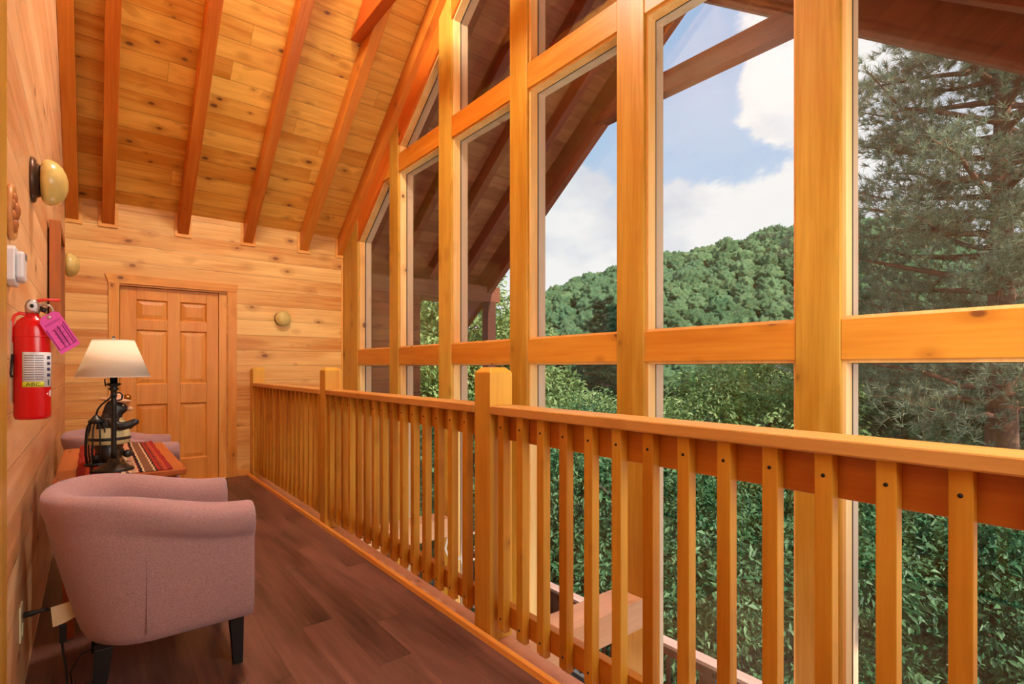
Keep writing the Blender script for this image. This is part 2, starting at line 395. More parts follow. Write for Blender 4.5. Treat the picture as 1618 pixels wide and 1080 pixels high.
def glass():
    m, t, b, N, L, M, MIX, MR = newmat('window_glass')
    t.nodes.remove(b)
    tr = N('ShaderNodeBsdfTransparent'); gl = N('ShaderNodeBsdfGlossy'); gl.inputs['Roughness'].default_value = .015
    tr.inputs[0].default_value = (.97, .98, .975, 1)
    ge = N('ShaderNodeNewGeometry'); dt = N('ShaderNodeVectorMath', operation='DOT_PRODUCT'); L(ge.outputs['Incoming'], dt.inputs[0]); L(ge.outputs['Normal'], dt.inputs[1])
    om = M('SUBTRACT', 1.0, M('ABSOLUTE', dt.outputs['Value']))
    ms = N('ShaderNodeMixShader'); L(M('MULTIPLY_ADD', M('POWER', om, 5.0), .96, .04, clamp=True), ms.inputs[0]); L(tr.outputs[0], ms.inputs[1]); L(gl.outputs[0], ms.inputs[2]); L(ms.outputs[0], t.nodes['Material Output'].inputs[0])
    return m
M_glass = glass()
def leaf_mat(name, c1, c2, c3, trans=.35, rough=.45, spec=.4):
    m, t, b, N, L, M, MIX, MR = newmat(name)
    ge = N('ShaderNodeNewGeometry'); co = N('ShaderNodeTexCoord')
    nz = N('ShaderNodeTexNoise'); nz.inputs['Scale'].default_value = .9; L(co.outputs['Object'], nz.inputs['Vector'])
    col = MIX(ge.outputs['Random Per Island'], c1, c2)
    col = MIX(MR(nz.outputs[0], .4, .65), col, c3)
    L(col, b.inputs['Base Color']); b.inputs['Roughness'].default_value = rough; b.inputs['Specular IOR Level'].default_value = spec
    tr = N('ShaderNodeBsdfTranslucent'); L(col, tr.inputs[0])
    ms = N('ShaderNodeMixShader'); ms.inputs[0].default_value = trans; L(b.outputs[0], ms.inputs[1]); L(tr.outputs[0], ms.inputs[2]); L(ms.outputs[0], t.nodes['Material Output'].inputs[0])
    return m
M_leaf = leaf_mat('glossy_green_leaves', lin(84, 122, 56), lin(206, 220, 146), lin(134, 170, 94))
M_leaf2 = leaf_mat('deep_green_leaves', lin(36, 84, 50), lin(138, 176, 120), lin(60, 116, 70))
M_leaf3 = leaf_mat('pale_green_leaves', lin(120, 150, 90), lin(190, 204, 140), lin(150, 176, 106))
M_needle = leaf_mat('pine_needles', lin(112, 124, 92), lin(196, 202, 166), lin(150, 154, 120), trans=.25)
M_needle2 = leaf_mat('dark_pine_needles', lin(44, 72, 48), lin(96, 122, 80), lin(66, 96, 64), trans=.25)
M_bark = plain('brown_bark', lin(140, 96, 72), .9, bump=1, bscale=14, var=.35)
M_barkdark = plain('grey_bark', lin(86, 74, 62), .9, bump=1, bscale=14, var=.35)
# ================================================================== THE ROOM
XL, XW, YE, YN = -0.20, 2.40, 6.33, -0.43
RY = 2.95                                    # ridge line
def roof_z(K, y): return K - .75 * y if y > RY else K - 1.5 * RY + .75 * y
KC, KR, KW = 7.52, 7.31, 7.06                # ceiling face, underside of rafters, top edge of window glass
def clip(poly, K):
    """clip a convex yz polygon below both roof slopes of height K"""
    for sgn, k in ((-.75, K), (.75, K - 1.5 * RY)):
        outp = []
        for i in range(len(poly)):
            p, q = poly[i], poly[(i + 1) % len(poly)]
            fp = k + sgn * p[0] - p[1]; fq = k + sgn * q[0] - q[1]
            if fp >= 0: outp.append(p)
            if (fp > 0) != (fq > 0) and abs(fp - fq) > 1e-9:
                t = fp / (fp - fq)
                if 1e-6 < t < 1 - 1e-6 or fp * fq < 0: outp.append((p[0] + (q[0] - p[0]) * t, p[1] + (q[1] - p[1]) * t))
        poly = outp
        if len(poly) < 3: return None
    r = []
    for p in poly:
        if not r or (abs(p[0] - r[-1][0]) + abs(p[1] - r[-1][1])) > 1e-4: r.append(p)
    if len(r) > 1 and (abs(r[0][0] - r[-1][0]) + abs(r[0][1] - r[-1][1])) < 1e-4: r.pop()
    return r if len(r) >= 3 else None
def rect(y0, y1, z0, z1): return [(y0, z0), (y1, z0), (y1, z1), (y0, z1)]
def inset(poly, t):
    n = len(poly); L = []
    for i in range(n):
        p, q = Vector(poly[i]), Vector(poly[(i + 1) % n]); d = (q - p).normalized(); nn = Vector((-d.y, d.x))
        L.append((p + nn * t, d))
    r = []
    for i in range(n):
        (p, d), (q, e) = L[i - 1], L[i]
        den = d.x * e.y - d.y * e.x
        w = q - p; s = (w.x * e.y - w.y * e.x) / den
        x = p + d * s; r.append((x.x, x.y))
    return r

# floor of the loft and the room below
tag(MB().box(XL, 1.33, YN, YE, -.02, 0).build('floor', M_floor), kind='structure')
fl = tag(MB().box(XL, 1.47, YN, YE, -.28, -.022).build('trim_1', M_board), 'pale pine edge board of the loft floor below the railing', kind='structure')
tag(MB().box(XL - .1, XW + .16, YN, YE, -2.85, -2.75).build('floor', M_floor_low), kind='structure')
# left wall
tag(MB().prism(clip(rect(YN - .1, YE + .1, -2.75, 6), KC + .03), 'x', XL - .12, XL).build('wall_left', M_wall_left), kind='structure')
# end wall with door opening
DX0, DX1, DZ = .20, 1.13, 2.00
ew = MB().box(XL - .12, DX0, YE, YE + .12, -2.75, 2.95).box(DX1, XW + .16, YE, YE + .12, -2.75, 2.95).box(DX0, DX1, YE, YE + .12, DZ, 2.95).box(DX0, DX1, YE, YE + .12, -2.75, -.0)
ew = tag(ew.build('wall_end', M_wall_end), kind='structure')
tag(MB().box(XL - .12, XW + .16, YN - .12, YN, -2.75, 2.95).build('wall_near', M_wall_end), kind='structure')
# ceiling: two slopes of boards
ceil = tag(empty('ceiling', (0, RY, 5.3)), kind='structure')
def slope(K, x0, x1, y0, y1, th, mat, name, parent):
    z0, z1 = roof_z(K, y0 + 1e-6), roof_z(K, y1)
    return MB().prism([(y0, z0), (y1, z1), (y1, z1 + th), (y0, z0 + th)], 'x', x0, x1).build(name, mat, parent)
def reparent(o, p):
    o.parent = p; o.matrix_parent_inverse = Matrix.Translation(-p.location)
    return o
def under(p, o): return reparent(o, p)
under(ceil, slope(KC, XL - .12, XW + .16, RY, YE + .3, .12, M_ceil_far, 'board_slope', None))
under(ceil, slope(KC, XL - .12, XW + .16, YN - .3, RY - 1e-4, .12, M_ceil_near, 'board_slope', None))
# small moulding where ceiling meets the end wall
# rafters
def rafter_mesh(K0, K1, y0, y1, x0, x1):
    mb = MB()
    if y1 > RY and y0 < RY:
        mb.prism([(RY, roof_z(K0, RY)), (y1, roof_z(K0, y1)), (y1, roof_z(K1, y1)), (RY, roof_z(K1, RY))], 'x', x0, x1)
        mb.prism([(y0, roof_z(K0, y0)), (RY, roof_z(K0, RY)), (RY, roof_z(K1, RY)), (y0, roof_z(K1, y0))], 'x', x0, x1)
    return mb
RX = [(-.199, -.105), (.066, .162), (.679, .774), (1.289, 1.383), (1.887, 1.980), (2.335, 2.425)]
RN = ['tight beside the left wall, half hidden by its edge', 'second out from the left wall, above the door\'s left casing', 'in the middle of the sloped ceiling, above the door panels',
      'fourth out from the left wall, above the gap right of the door', 'next to the collar tie, above the far newel post', 'running along the top of the window wall']
RN = ['first rafter, tight against the left wall', 'second rafter out from the left wall', 'third rafter out from the left wall, ending above the door',
      'fourth rafter, ending right of the door casing', 'fifth rafter, with the collar tie bolted to its side', 'sixth rafter, hugging the tall window wall']
for (x0, x1), n in zip(RX, RN):
    o = rafter_mesh(KR, KC, YN, YE, x0, x1).build('ceiling_rafter', M_raft, bevel=.004, origin=(x0, YE, roof_z(KR, YE)))
    tag(o, 'sloping orange-brown wooden roof rafter, ' + n, 'rafter', 'exposed rafters under the sloping board ceiling')
    # U-shaped trim where the rafter enters the end wall
    w = .028; zb = roof_z(KR, YE); mb = MB()
    X1 = x1 if x1 < 2.3 else None
    mb.box(x0 - w, (x1 + w) if X1 else 2.40, YE - .014, YE, zb - w - .004, zb - .002)
    mb.box(x0 - w, x0 - .001, YE - .014, YE, zb - .002, roof_z(KC, YE) - .01)
    if X1: mb.box(x1 + .001, x1 + w, YE - .014, YE, zb - .002, roof_z(KC, YE) - .01)
    t = mb.build('rafter_trim', M_trimx, ew)
# collar tie beside the fifth rafter
zt = 4.105
ct = MB().prism([(4.54, zt), (4.25, zt + .215), (1.65, zt + .215), (1.36, zt)], 'x', 1.79, 1.884).build('collar_tie', M_tie, bevel=.006, origin=(1.83, 3, zt))
tag(ct, 'short horizontal orange tie beam crossing beside a rafter high under the ceiling', 'beam')
# ---- window wall
wall = tag(empty('wall_right', (XW, RY, 0)), kind='structure')
posts = [(5.87, YE), (4.835, 5.03), (3.835, 4.04), (2.825, 3.022), (1.818, 2.012), (.834, 1.012), (-.19, .0)]
for y0, y1 in posts:
    pl = clip(rect(y0, y1, -2.75, 6), KR + .02)
    under(wall, MB().prism(pl, 'x', XW, XW + .15).build('post', M_post, bevel=.004, origin=(XW, y0, 0)))
bays = [(posts[i + 1][1], posts[i][0]) for i in range(6)] + [(YN, -.19)]
for y0, y1 in bays[:6]:
    for z0, z1 in ((1.222, 1.388), (3.165, 3.345), (-1.25, -1.07)):
        pl = clip(rect(y0, y1, z0, z1), KR)
        if pl: under(wall, MB().prism(pl, 'x', XW + .004, XW + .145).build('transom', M_trans, bevel=.003, origin=(XW, y0, z0)))
    # base panel
under(wall, MB().box(XW, XW + .14, YN, YE, -2.75, -2.45).build('sill', M_trans))
# raking boards above the glass
for a, b in ((RY, YE), (YN, RY)):
    pl = [(a, roof_z(KW, a + (1e-6 if a == RY else 0))), (b, roof_z(KW, b)), (b, roof_z(KC + .02, b)), (a, roof_z(KC + .02, a + (1e-6 if a == RY else 0)))]
    under(wall, MB().prism(pl, 'x', XW + .003, XW + .146).build('rake_board', M_rake))
wi = 0
for bi, (y0, y1) in enumerate(bays[:6]):
    for z0, z1 in ((-2.45, -1.25), (-1.07, 1.222), (1.388, 3.165), (3.345, 6)):
        pl = clip(rect(y0, y1, z0, z1), KW)
        if not pl: continue
        # tiny slivers are left solid
        ys = [p[0] for p in pl]; zs = [p[1] for p in pl]
        if (max(zs) - min(zs)) < .12 or (max(ys) - min(ys)) < .12: continue
        wi += 1
        w = tag(empty('window_%d' % wi, (XW + .09, (y0 + y1) / 2, z0)), kind='structure')
        a, b, c2 = inset(pl, .0), inset(pl, .014), inset(pl, .030)
        under(w, MB().ring(a, b, 'x', XW + .022, XW + .088).build('frame', M_jamb))
        under(w, MB().ring(a, inset(pl, .017), 'x', XW + .0885, XW + .0915).build('gasket', M_gasket))
        under(w, MB().ring(a, inset(pl, .012), 'x', XW + .0985, XW + .165).build('outer_frame', M_jamb_out))
        under(w, MB().prism(inset(pl, .012), 'x', XW + .092, XW + .097).build('pane', M_glass))
# corner trims
tag(MB().box(XW - .022, XW - .001, YE - .016, YE, -.9, 2.48).build('trim_2', M_trimz, bevel=.003), kind='structure')
# ledge under the loft side and inside tie beams to the window posts
for (y0, y1), n in (((1.818, 2.012), 'nearer'), ((3.835, 4.04), 'farther')):
    o = MB().box(1.475, XW - .002, y0, y1, -.262, -.10).build('floor_tie_beam', M_beam, bevel=.004, origin=(1.475, y0, -.26))
    tag(o, 'pale horizontal pine beam from loft edge to window post, the %s one below the railing' % n, 'beam', 'tie beams below the railing')
# quarter-round along the floor edge
tag(MB().prism([(1.322, .0), (1.344, .0), (1.344, .028), (1.337, .030), (1.327, .022)], 'y', YN, YE).build('trim_3', M_trimy), kind='structure')
# baseboards
tag(MB().box(1.225, 1.345, YE - .014, YE, .0, .075).build('baseboard_end', M_trimx, bevel=.003), kind='structure')
tag(MB().box(XL, DX0 - .09, YE - .014, YE, .0, .075).build('baseboard_corner', M_trimx, bevel=.003), kind='structure')
# ---- door
door = tag(empty('door_1', (.63, YE + .05, 0)), kind='structure')
dm = MB()
X0, X1, Z1 = .205, 1.055, 1.985
px = [(X0, .335), (.335, .595), (.595, .705), (.705, .945), (.945, X1)]
pz = [(0.003, .24), (.24, .82), (.82, 1.02), (1.02, 1.565), (1.565, 1.665), (1.665, 1.865), (1.865, Z1)]
y0 = YE + .045
for i in (0, 2, 4): dm.box(px[i][0], px[i][1], y0, y0 + .04, 0.003, Z1)
for i in (1, 3):
    for j in (0, 2, 4, 6): dm.box(px[i][0], px[i][1], y0, y0 + .04, pz[j][0], pz[j][1])
under(door, dm.build('door_leaf', M_door, bevel=.003))
for i in (1, 3):
    for j in (1, 3, 5):
        a0, a1 = px[i]; b0, b1 = pz[j]; mb = MB()
        o1 = [(a0, b0), (a1, b0), (a1, b1), (a0, b1)]
        s1, s2 = inset(o1, .012), inset(o1, .05)
        def ringf(A, ya, B, yb):
            n = 4; vs = [(p[0], ya, p[1]) for p in A] + [(p[0], yb, p[1]) for p in B]
            mb.add(vs, [(k, (k + 1) % n, n + (k + 1) % n, n + k) for k in range(n)])
        ringf(o1, y0 + .004, s1, y0 + .020); ringf(s1, y0 + .020, s2, y0 + .010)
        mb.add([(p[0], y0 + .010, p[1]) for p in s2], [(0, 1, 2, 3)])
        under(door, mb.build('door_panel', M_door, fix=True))
kn = MB().lathe([(.0001, 0), (.030, 0), (.032, -.006), (.012, -.012), (.010, -.034), (.024, -.042), (.029, -.054), (.024, -.066), (.0001, -.070)], (.265, y0, .895), axis='y')
under(door, kn.build('door_handle', M_brass))
tag(MB().box(1.058, DX1, YE + .028, YE + .09, 0, DZ - .001).box(DX0, DX1, YE + .002, YE + .09, 1.988, DZ - .001).build('trim_4', M_trimz), kind='structure')
tr = MB().box(.114, .199, YE - .018, YE - .001, 0, 2.003).box(1.135, 1.222, YE - .018, YE - .001, 0, 2.003)
tag(tr.build('trim_5', M_trimz, bevel=.003), kind='structure')
hd = MB().prism([(.085, 2.09), (.114, 2.004), (1.222, 2.004), (1.24, 2.09)], 'y', YE - .018, YE - .001)
tag(hd.build('trim_6', M_trimx, bevel=.003), kind='structure')
tag(MB().box(DX0 - .02, DX1 + .02, YE + .121, YE + .15, 0, 2.1).build('door_light_block', M_wall_end), kind='structure')  # unseen panel added behind the door to stop outside light in its gap
# casing of the doorway at the near end of the left wall
tag(MB().box(XL, XL + .02, 1.86, 1.935, 0, 2.3).build('trim_7', M_trimz, bevel=.003), kind='structure')
tag(MB().box(XL, XL + .028, 1.62, 1.858, 0, 2.3).build('trim_8', M_post, bevel=.003), kind='structure')

# ================================================================== RAILING
rail = tag(empty('loft_railing', (1.42, 3, 0)), 'long pine railing with square newels and slim balusters along the loft edge', 'railing')
BX0, BX1 = 1.372, 1.410
newels = [(1.848, 1.968), (3.932, 4.052), (6.207, YE - .001)]
for y0, y1 in newels:
    x0, x1 = 1.357, 1.483; zb = .0 if y0 < 2 else 0.0; zt = 1.168; ch = .022
    mb = MB()
    P = [(x0, y0), (x1, y0), (x1, y1), (x0, y1)]
    Q = [(x0 + ch, y0 + ch), (x1 - ch, y0 + ch), (x1 - ch, y1 - ch), (x0 + ch, y1 - ch)]
    vs = [(p[0], p[1], -.02) for p in P] + [(p[0], p[1], zt) for p in P] + [(p[0], p[1], zt + .022) for p in Q]
    mb.add(vs, [(3, 2, 1, 0), (8, 9, 10, 11)] + [(i, (i + 1) % 4, 4 + (i + 1) % 4, 4 + i) for i in range(4)] + [(4 + i, 4 + (i + 1) % 4, 8 + (i + 1) % 4, 8 + i) for i in range(4)])
    o = mb.build('newel_post', M_newel, bevel=.004, origin=(x0, y0, 0)); under(rail, o)
secs = [(YN, 1.848), (1.968, 3.932), (4.052, 6.207)]
for a, b in secs:
    under(rail, MB().box(1.352, 1.482, a, b, .984, 1.022).build('cap_rail', M_rail, bevel=.005, origin=(1.352, a, .984)))
    under(rail, MB().box(BX1 + .001, BX1 + .038, a, b, .872, .984).build('upper_rail', M_trans, bevel=.003, origin=(BX1, a, .87)))
    under(rail, MB().box(BX1 + .001, BX1 + .038, a, b, .062, .152).build('lower_rail', M_trans, bevel=.003, origin=(BX1, a, .06)))
# one baluster with slanted ends and a screw head, then copies
bw = .040; bl = MB(); d = BX1 - BX0
# local: origin at lower front corner; top and bottom chamfered on the front edge
prof = [(0, .045 + .018), (.014, .045), (d, .045), (d, .984), (0, .984)]
bl.prism(prof, 'y', 0, bw)
bal0 = bl.build('baluster', M_bal, bevel=.0025)
screw_u = MB().lathe([(.0001, -.0012), (.0048, -.0012), (.0048, .001), (.0001, .001)], (0, 0, 0), n=10, axis='x').build('screw', M_ink)
ys = []
y = 1.772
while y > YN: ys.append(y); y -= .1278
y = 3.933 - .02 - .04 + .016
y = 3.871
while y > 1.98: ys.append(y); y -= .1298
y = 6.160
while y > 4.07: ys.append(y); y -= .1205
first = True
for k, yy in enumerate(ys):
    o = bal0 if k == 0 else bal0.copy()
    if k: C.objects.link(o)
    o.location = (BX0, yy, 0); under(rail, o)
    for kk, zz in enumerate((.93, .105)):
        if yy > 3.9 : break
        s = screw_u if (k == 0 and kk == 0) else screw_u.copy()
        if not (k == 0 and kk == 0): C.objects.link(s)
        s.parent = o; s.location = (0, bw * .5, zz)
print('balusters', len(ys))

# ================================================================== PORCH OUTSIDE THE WINDOWS
XO = 4.72
so = tag(empty('trim_9', (3.6, RY, 5.3)), 'reddish brown board soffit of the porch roof', kind='structure')
under(so, slope(KC, XW + .17, XO + .1, RY, YE + .75, .10, M_out_ceil, 'board_slope', None))
under(so, slope(KC, XW + .17, XO + .1, YN - .75, RY - 1e-4, .10, M_out_ceil2, 'board_slope', None))
pn = ['nearest the glass', 'second out from the glass', 'third out from the glass', 'fourth, one bay inside the gable edge']
for n, x in zip(pn, (2.66, 3.17, 3.70, 4.20)):
    o = rafter_mesh(KR, KC, YN - .7, YE + .7, x, x + .09).build('porch_rafter', M_out, bevel=.004, origin=(x, RY, roof_z(KR, RY)))
    tag(o, 'dark red-brown porch roof rafter outside the windows, ' + n, 'rafter', 'porch roof rafters outside')
o = rafter_mesh(7.08, KC + .05, YN - .75, YE + .75, XO - .09, XO).build('porch_gable_rafter', M_out, bevel=.004, origin=(XO, RY, roof_z(7.08, RY)))
tag(o, 'outermost dark porch rafter pair forming the gable edge against the sky', 'rafter')
o = MB().box(XO - .14, XO - .005, .50, 5.0, 4.02, 4.23).build('porch_collar_beam', M_outy, bevel=.005, origin=(XO, RY, 4.02))
# trimmed to the slopes
me = o.data
for v in me.vertices:
    wy = v.co.y + RY; wz = v.co.z + 4.02
    lim = (7.15 - wz) / .75
    if wy > RY: v.co.y = lim - RY
    else: v.co.y = 2 * RY - lim - RY
tag(o, 'dark horizontal collar beam across the porch gable, against the sky', 'beam')
o = MB().box(XW + .17, XO + .15, YE + .04, YE + .20, 2.18, 2.41).build('porch_eave_beam', wood('stained_eave_beam', lin(104, 52, 38), lin(146, 82, 60), (1, 0, 0), (0, 0, 1), knots=.1, rough=.65), bevel=.005, origin=(XW, YE, 2.2))
tag(o, 'brown eave beam of the porch seen through the far windows', 'beam')
o = MB().box(XO - .08, XO + .07, YE + .04, YE + .19, -2.75, 2.179).build('porch_post', M_outz, bevel=.006, origin=(XO, YE + .1, -2.75))
tag(o, 'dark brown porch corner post under the eave beam', 'post')
# exterior log wing at the far side
o = MB().box(2.60, 3.50, YE + .05, YE + .35, -2.9, 2.179)
o = o.build('trim_10', M_log); tag(o, 'stained log siding of the porch side', kind='structure')
# deck one storey down
deck = tag(MB().box(XW + .16, 4.95, YN - 3, YE + 2.2, -2.85, -2.74).build('deck_floor', M_deck), 'weathered grey deck boards below', kind='structure')
dr = tag(empty('deck_railing', (4.82, 3, -2.74)), 'outdoor deck railing with pale top and dark balusters, seen below through the balusters', 'railing')
under(dr, MB().box(4.76, 4.90, YN - 3, YE + 2, -1.79, -1.75).build('cap_rail', M_deckcap, bevel=.004))
under(dr, MB().box(4.81, 4.85, YN - 3, YE + 2, -1.90, -1.791).build('upper_rail', M_outy))
under(dr, MB().box(4.81, 4.85, YN - 3, YE + 2, -2.66, -2.57).build('lower_rail', M_outy))
db = MB().box(0, .036, 0, .036, -2.57, -1.90).build('baluster', M_outz)
k = 0; y = YN - 2.8
yy = -1.0
while yy < YE + 1.9:
    o = db if k == 0 else db.copy()
    if k: C.objects.link(o)
    o.location = (4.775, yy, 0); under(dr, o); k += 1; yy += .13
for yy in (-1.6, .6, 2.8, 5.0):
    under(dr, MB().box(4.78, 4.88, yy, yy + .1, -2.74, -1.79).build('newel_post', M_outz))
# ================================================================== FURNITURE AND FITTINGS
def smooth(a, b, x):
    t = min(1, max(0, (x - a) / (b - a))); return t * t * (3 - 2 * t)
def armchair(loc, label):
    r = tag(empty('tub_armchair', loc), label, 'armchair', 'mauve tub armchairs')
    ry, back, xc, xf = .265, .258, -.02, .285
    path = []
    for k in range(9): path.append((xf - (xf - xc) * k / 8, -ry, 0, -1))
    for k in range(1, 32):
        a = PI * k / 32
        # superellipse back
        e = .80
        cx_ = -math.copysign(abs(math.sin(a)) ** e, 1) * (back + xc * 1.0) * 1.0
        cy_ = -math.copysign(abs(math.cos(a)) ** e, math.cos(a)) * ry
        nx = -math.sin(a) / back; ny = -math.cos(a) / ry; l = math.hypot(nx, ny)
        path.append((xc + cx_, cy_, nx / l, ny / l))
    for k in range(9): path.append((xc + (xf - xc) * k / 8, ry, 0, 1))
    def prof(x, nx=0.):
        prof.nx = max(0., -nx)
        arm = smooth(-.16, .02, x); bk = 1 - smooth(-.22, .05, x)
        zt = .662 + .083 * smooth(.26, -.22, x)
        zb = .198
        rk = .11 * bk * prof.nx
        P = [(.028, zb + .0), (.044, zb + .02), (.050 + .002 * arm, zb + .16), (.052, zt - .19), (.052, zt - .145),
             (.050 + .003 * arm, zt - .128), (.050 + .026 * arm, zt - .112), (.054 + .036 * arm, zt - .075), (.052 + .030 * arm, zt - .035), (.036 + .022 * arm, zt - .010),
             (.006, zt), (-.034, zt - .010), (-.058, zt - .042), (-.064, zt - .09), (-.060, zt - .20), (-.056, .36), (-.054, zb)]
        return [(o + rk * max(0, (z - .2)) / .5 - rk * .55, z) for o, z in P]
    vs = []; m = len(prof(0))
    for (x, y, nx, ny) in path:
        for o, z in prof(x, nx): vs.append((x + nx * o, y + ny * o, z))
    n = len(path); mb = MB()
    fs = [(i * m + k, (i + 1) * m + k, (i + 1) * m + (k + 1) % m, i * m + (k + 1) % m) for i in range(n - 1) for k in range(m)]
    mb.add(vs, fs, True)
    # bulged arm fronts
    for (idx, sx) in ((0, 1), (n - 1, 1)):
        x, y, nx, ny = path[idx]; pr = prof(x)
        c0 = sum(p[0] for p in pr) / m
        ringv = [vs[idx * m + k] for k in range(m)]
        r2 = [(x + .010, y + ny * (c0 + (o - c0) * .90), .195 + (z - .195) * .985 + .004) for o, z in pr]
        r3 = [(x + .013, y + ny * (c0 + (o - c0) * .6), .195 + (z - .195) * .93 + .015) for o, z in pr]
        b0 = len(mb.v); mb.add(ringv + r2 + r3, [(k, (k + 1) % m, m + (k + 1) % m, m + k) for k in range(m)] + [(m + k, m + (k + 1) % m, 2 * m + (k + 1) % m, 2 * m + k) for k in range(m)], True)
        # centre strip
        q = [b0 + 2 * m + k for k in range(m)]
        mb.f.append(q); mb.sm.append(True)
    sh = mb.build('shell', M_fabric, r, subsurf=1, merge=True)
    # piping seams on the outside
    for sgn in (-1, 1):
        pts = [(-.055, sgn * (ry + .050), z) for z in [.245 + .29 * i / 8 for i in range(9)]]
        MB().tube(pts, .0022, 6).build('seam_piping', M_fabric, r)
        pts = []
        for i in range(13):
            x = -.055 + (xf + .055) * i / 12; zt = prof(x)[5]; pts.append((x, sgn * (ry + zt[0] - .001), zt[1] - .004))
        MB().tube(pts, .0026, 6).build('seam_piping', M_fabric, r)
    # seat cushion and front rail
    cs = MB(); out_ = []
    for i in range(28):
        a = PI / 2 + PI * i / 27
        out_.append((-.02 + .20 * math.cos(a) if math.cos(a) < 0 else -.02, .205 * math.sin(a)))
    out_ = [(.30, .20)] + out_ + [(.30, -.20)]
    for z0, s0 in ((.30, .98), (.31, 1), (.43, 1), (.45, .96)):
        pass
    n_ = len(out_); vsx = []
    for z0, s0 in ((.29, .97), (.31, 1), (.42, 1), (.445, .95), (.452, .8)):
        vsx += [(p[0] * s0 + (1 - s0) * .1, p[1] * s0, z0) for p in out_]
    cs.add(vsx, [(j * n_ + k, j * n_ + (k + 1) % n_, (j + 1) * n_ + (k + 1) % n_, (j + 1) * n_ + k) for j in range(4) for k in range(n_)], True)
    cs.f.append(list(range(4 * n_, 5 * n_))); cs.sm.append(True); cs.f.append(list(range(n_))[::-1]); cs.sm.append(False)
    cs.build('seat_cushion', M_fabric, r)
    MB().box(-.12, .285, -.21, .21, .222, .288).build('seat_base', M_fabric, r, bevel=.015)
    for x, y in ((.245, -.225), (.245, .225), (-.175, -.235), (-.175, .235)):
        t, bt = .026, .017; dx = .006 if x > 0 else -.02
        vs_ = [(x + dx - bt, y - bt, 0), (x + dx + bt, y - bt, 0), (x + dx + bt, y + bt, 0), (x + dx - bt, y + bt, 0), (x - t, y - t, .21), (x + t, y - t, .21), (x + t, y + t, .21), (x - t, y + t, .21)]
        MB().add(vs_, [(3, 2, 1, 0), (4, 5, 6, 7), (0, 1, 5, 4), (1, 2, 6, 5), (2, 3, 7, 6), (3, 0, 4, 7)]).build('leg', M_black, r, bevel=.002)
    return r
ch = armchair((.205, 2.57, 0), 'mauve fabric tub armchair on black tapered legs in the foreground')
ch2 = copy_tree(ch); ch2.location = (.185, 4.70, 0)
ch2['label'] = 'mauve tub armchair behind the side table, in front of the wooden door'

# ---- side table
tb = tag(empty('side_table', (.13, 3.58, 0)), 'reddish-brown wooden side table between the two mauve armchairs', 'table')
def P(o, p, loc): o.parent = p; o.location = Vector(loc) if loc is not None else o.location; return o
def kid(parent, o): return reparent(o, parent)
TZ = .70
kid(tb, MB().box(-.135, .355, 2.97, 4.12, TZ - .03, TZ).build('tabletop', M_table, bevel=.006))
kid(tb, MB().box(-.10, .32, 3.01, 4.08, TZ - .11, TZ - .031).build('apron', M_table, bevel=.003))
for x in (-.105, .28):
    for y in (3.0, 4.04):
        kid(tb, MB().box(x, x + .04, y, y + .04, 0, TZ - .11).build('leg', M_table, bevel=.003))
# ---- striped runner
def runner_mat():
    m, t, b, N, L, M, MIX, MR = newmat('striped_southwestern_cloth')
    co = N('ShaderNodeTexCoord'); sp = N('ShaderNodeSeparateXYZ'); L(co.outputs['Object'], sp.inputs[0])
    x, y = sp.outputs['X'], sp.outputs['Y']
    zig = M('MULTIPLY', M('PINGPONG', y, .045), .16)
    zs = M('MULTIPLY', M('SUBTRACT', M('SMOOTH_MIN', M('MULTIPLY', zig, 1), .0045, .002), .002), 1)
    xx = M('ADD', x, zs)
    cr = N('ShaderNodeValToRGB'); cr.color_ramp.interpolation = 'CONSTANT'
    L(M('DIVIDE', M('ADD', xx, .19), .38), cr.inputs[0])
    RD, OR, CR_, BK, BR = lin(150, 48, 40), lin(190, 84, 56), lin(208, 180, 140), lin(40, 30, 34), lin(122, 84, 62)
    stops = [(0, RD), (.06, OR), (.10, BK), (.13, RD), (.20, BR), (.28, CR_), (.30, RD), (.38, BK), (.40, CR_), (.44, BR), (.47, CR_), (.57, RD), (.58, BK), (.61, CR_),
             (.63, BR), (.72, CR_), (.74, BK), (.76, RD), (.82, OR), (.86, RD), (.94, BK), (.96, OR), (.98, RD)]
    el = cr.color_ramp.elements; el[0].position = 0; el[0].color = RD; el[1].position = .06; el[1].color = OR
    for p, c in stops[2:]:
        e2 = el.new(p); e2.color = c
    # dark dashes inside the cream band and the right red band
    dash = M('LESS_THAN', M('FRACT', M('MULTIPLY', M('ADD', y, M('MULTIPLY', x, .3)), 30)), .42)
    band = M('MULTIPLY', M('GREATER_THAN', xx, .0), M('LESS_THAN', xx, .022))
    band2 = M('MULTIPLY', M('GREATER_THAN', xx, .112), M('LESS_THAN', xx, .132))
    col = MIX(M('MULTIPLY', dash, band), cr.outputs[0], lin(150, 40, 40))
    col = MIX(M('MULTIPLY', dash, band2), col, BK)
    L(col, b.inputs['Base Color']); b.inputs['Roughness'].default_value = .95; b.inputs['Specular IOR Level'].default_value = .1
    nz = N('ShaderNodeTexNoise'); nz.inputs['Scale'].default_value = 300; L(co.outputs['Object'], nz.inputs['Vector'])
    bp = N('ShaderNodeBump'); bp.inputs['Strength'].default_value = .5; bp.inputs['Distance'].default_value = .002; L(nz.outputs[0], bp.inputs['Height']); L(bp.outputs[0], b.inputs['Normal'])
    return m
rm = MB(); nx_, ny_ = 12, 40
rx0, rx1, ryA, ryB = -.06, .30, 2.98, 4.11
def rz(i, j): return TZ + .006 + .0015 * math.sin(i * 1.3 + j * .7) + (.012 * smooth(.9, 1.0, j / ny_) * (.5 + .5 * math.sin(i * 1.1)))
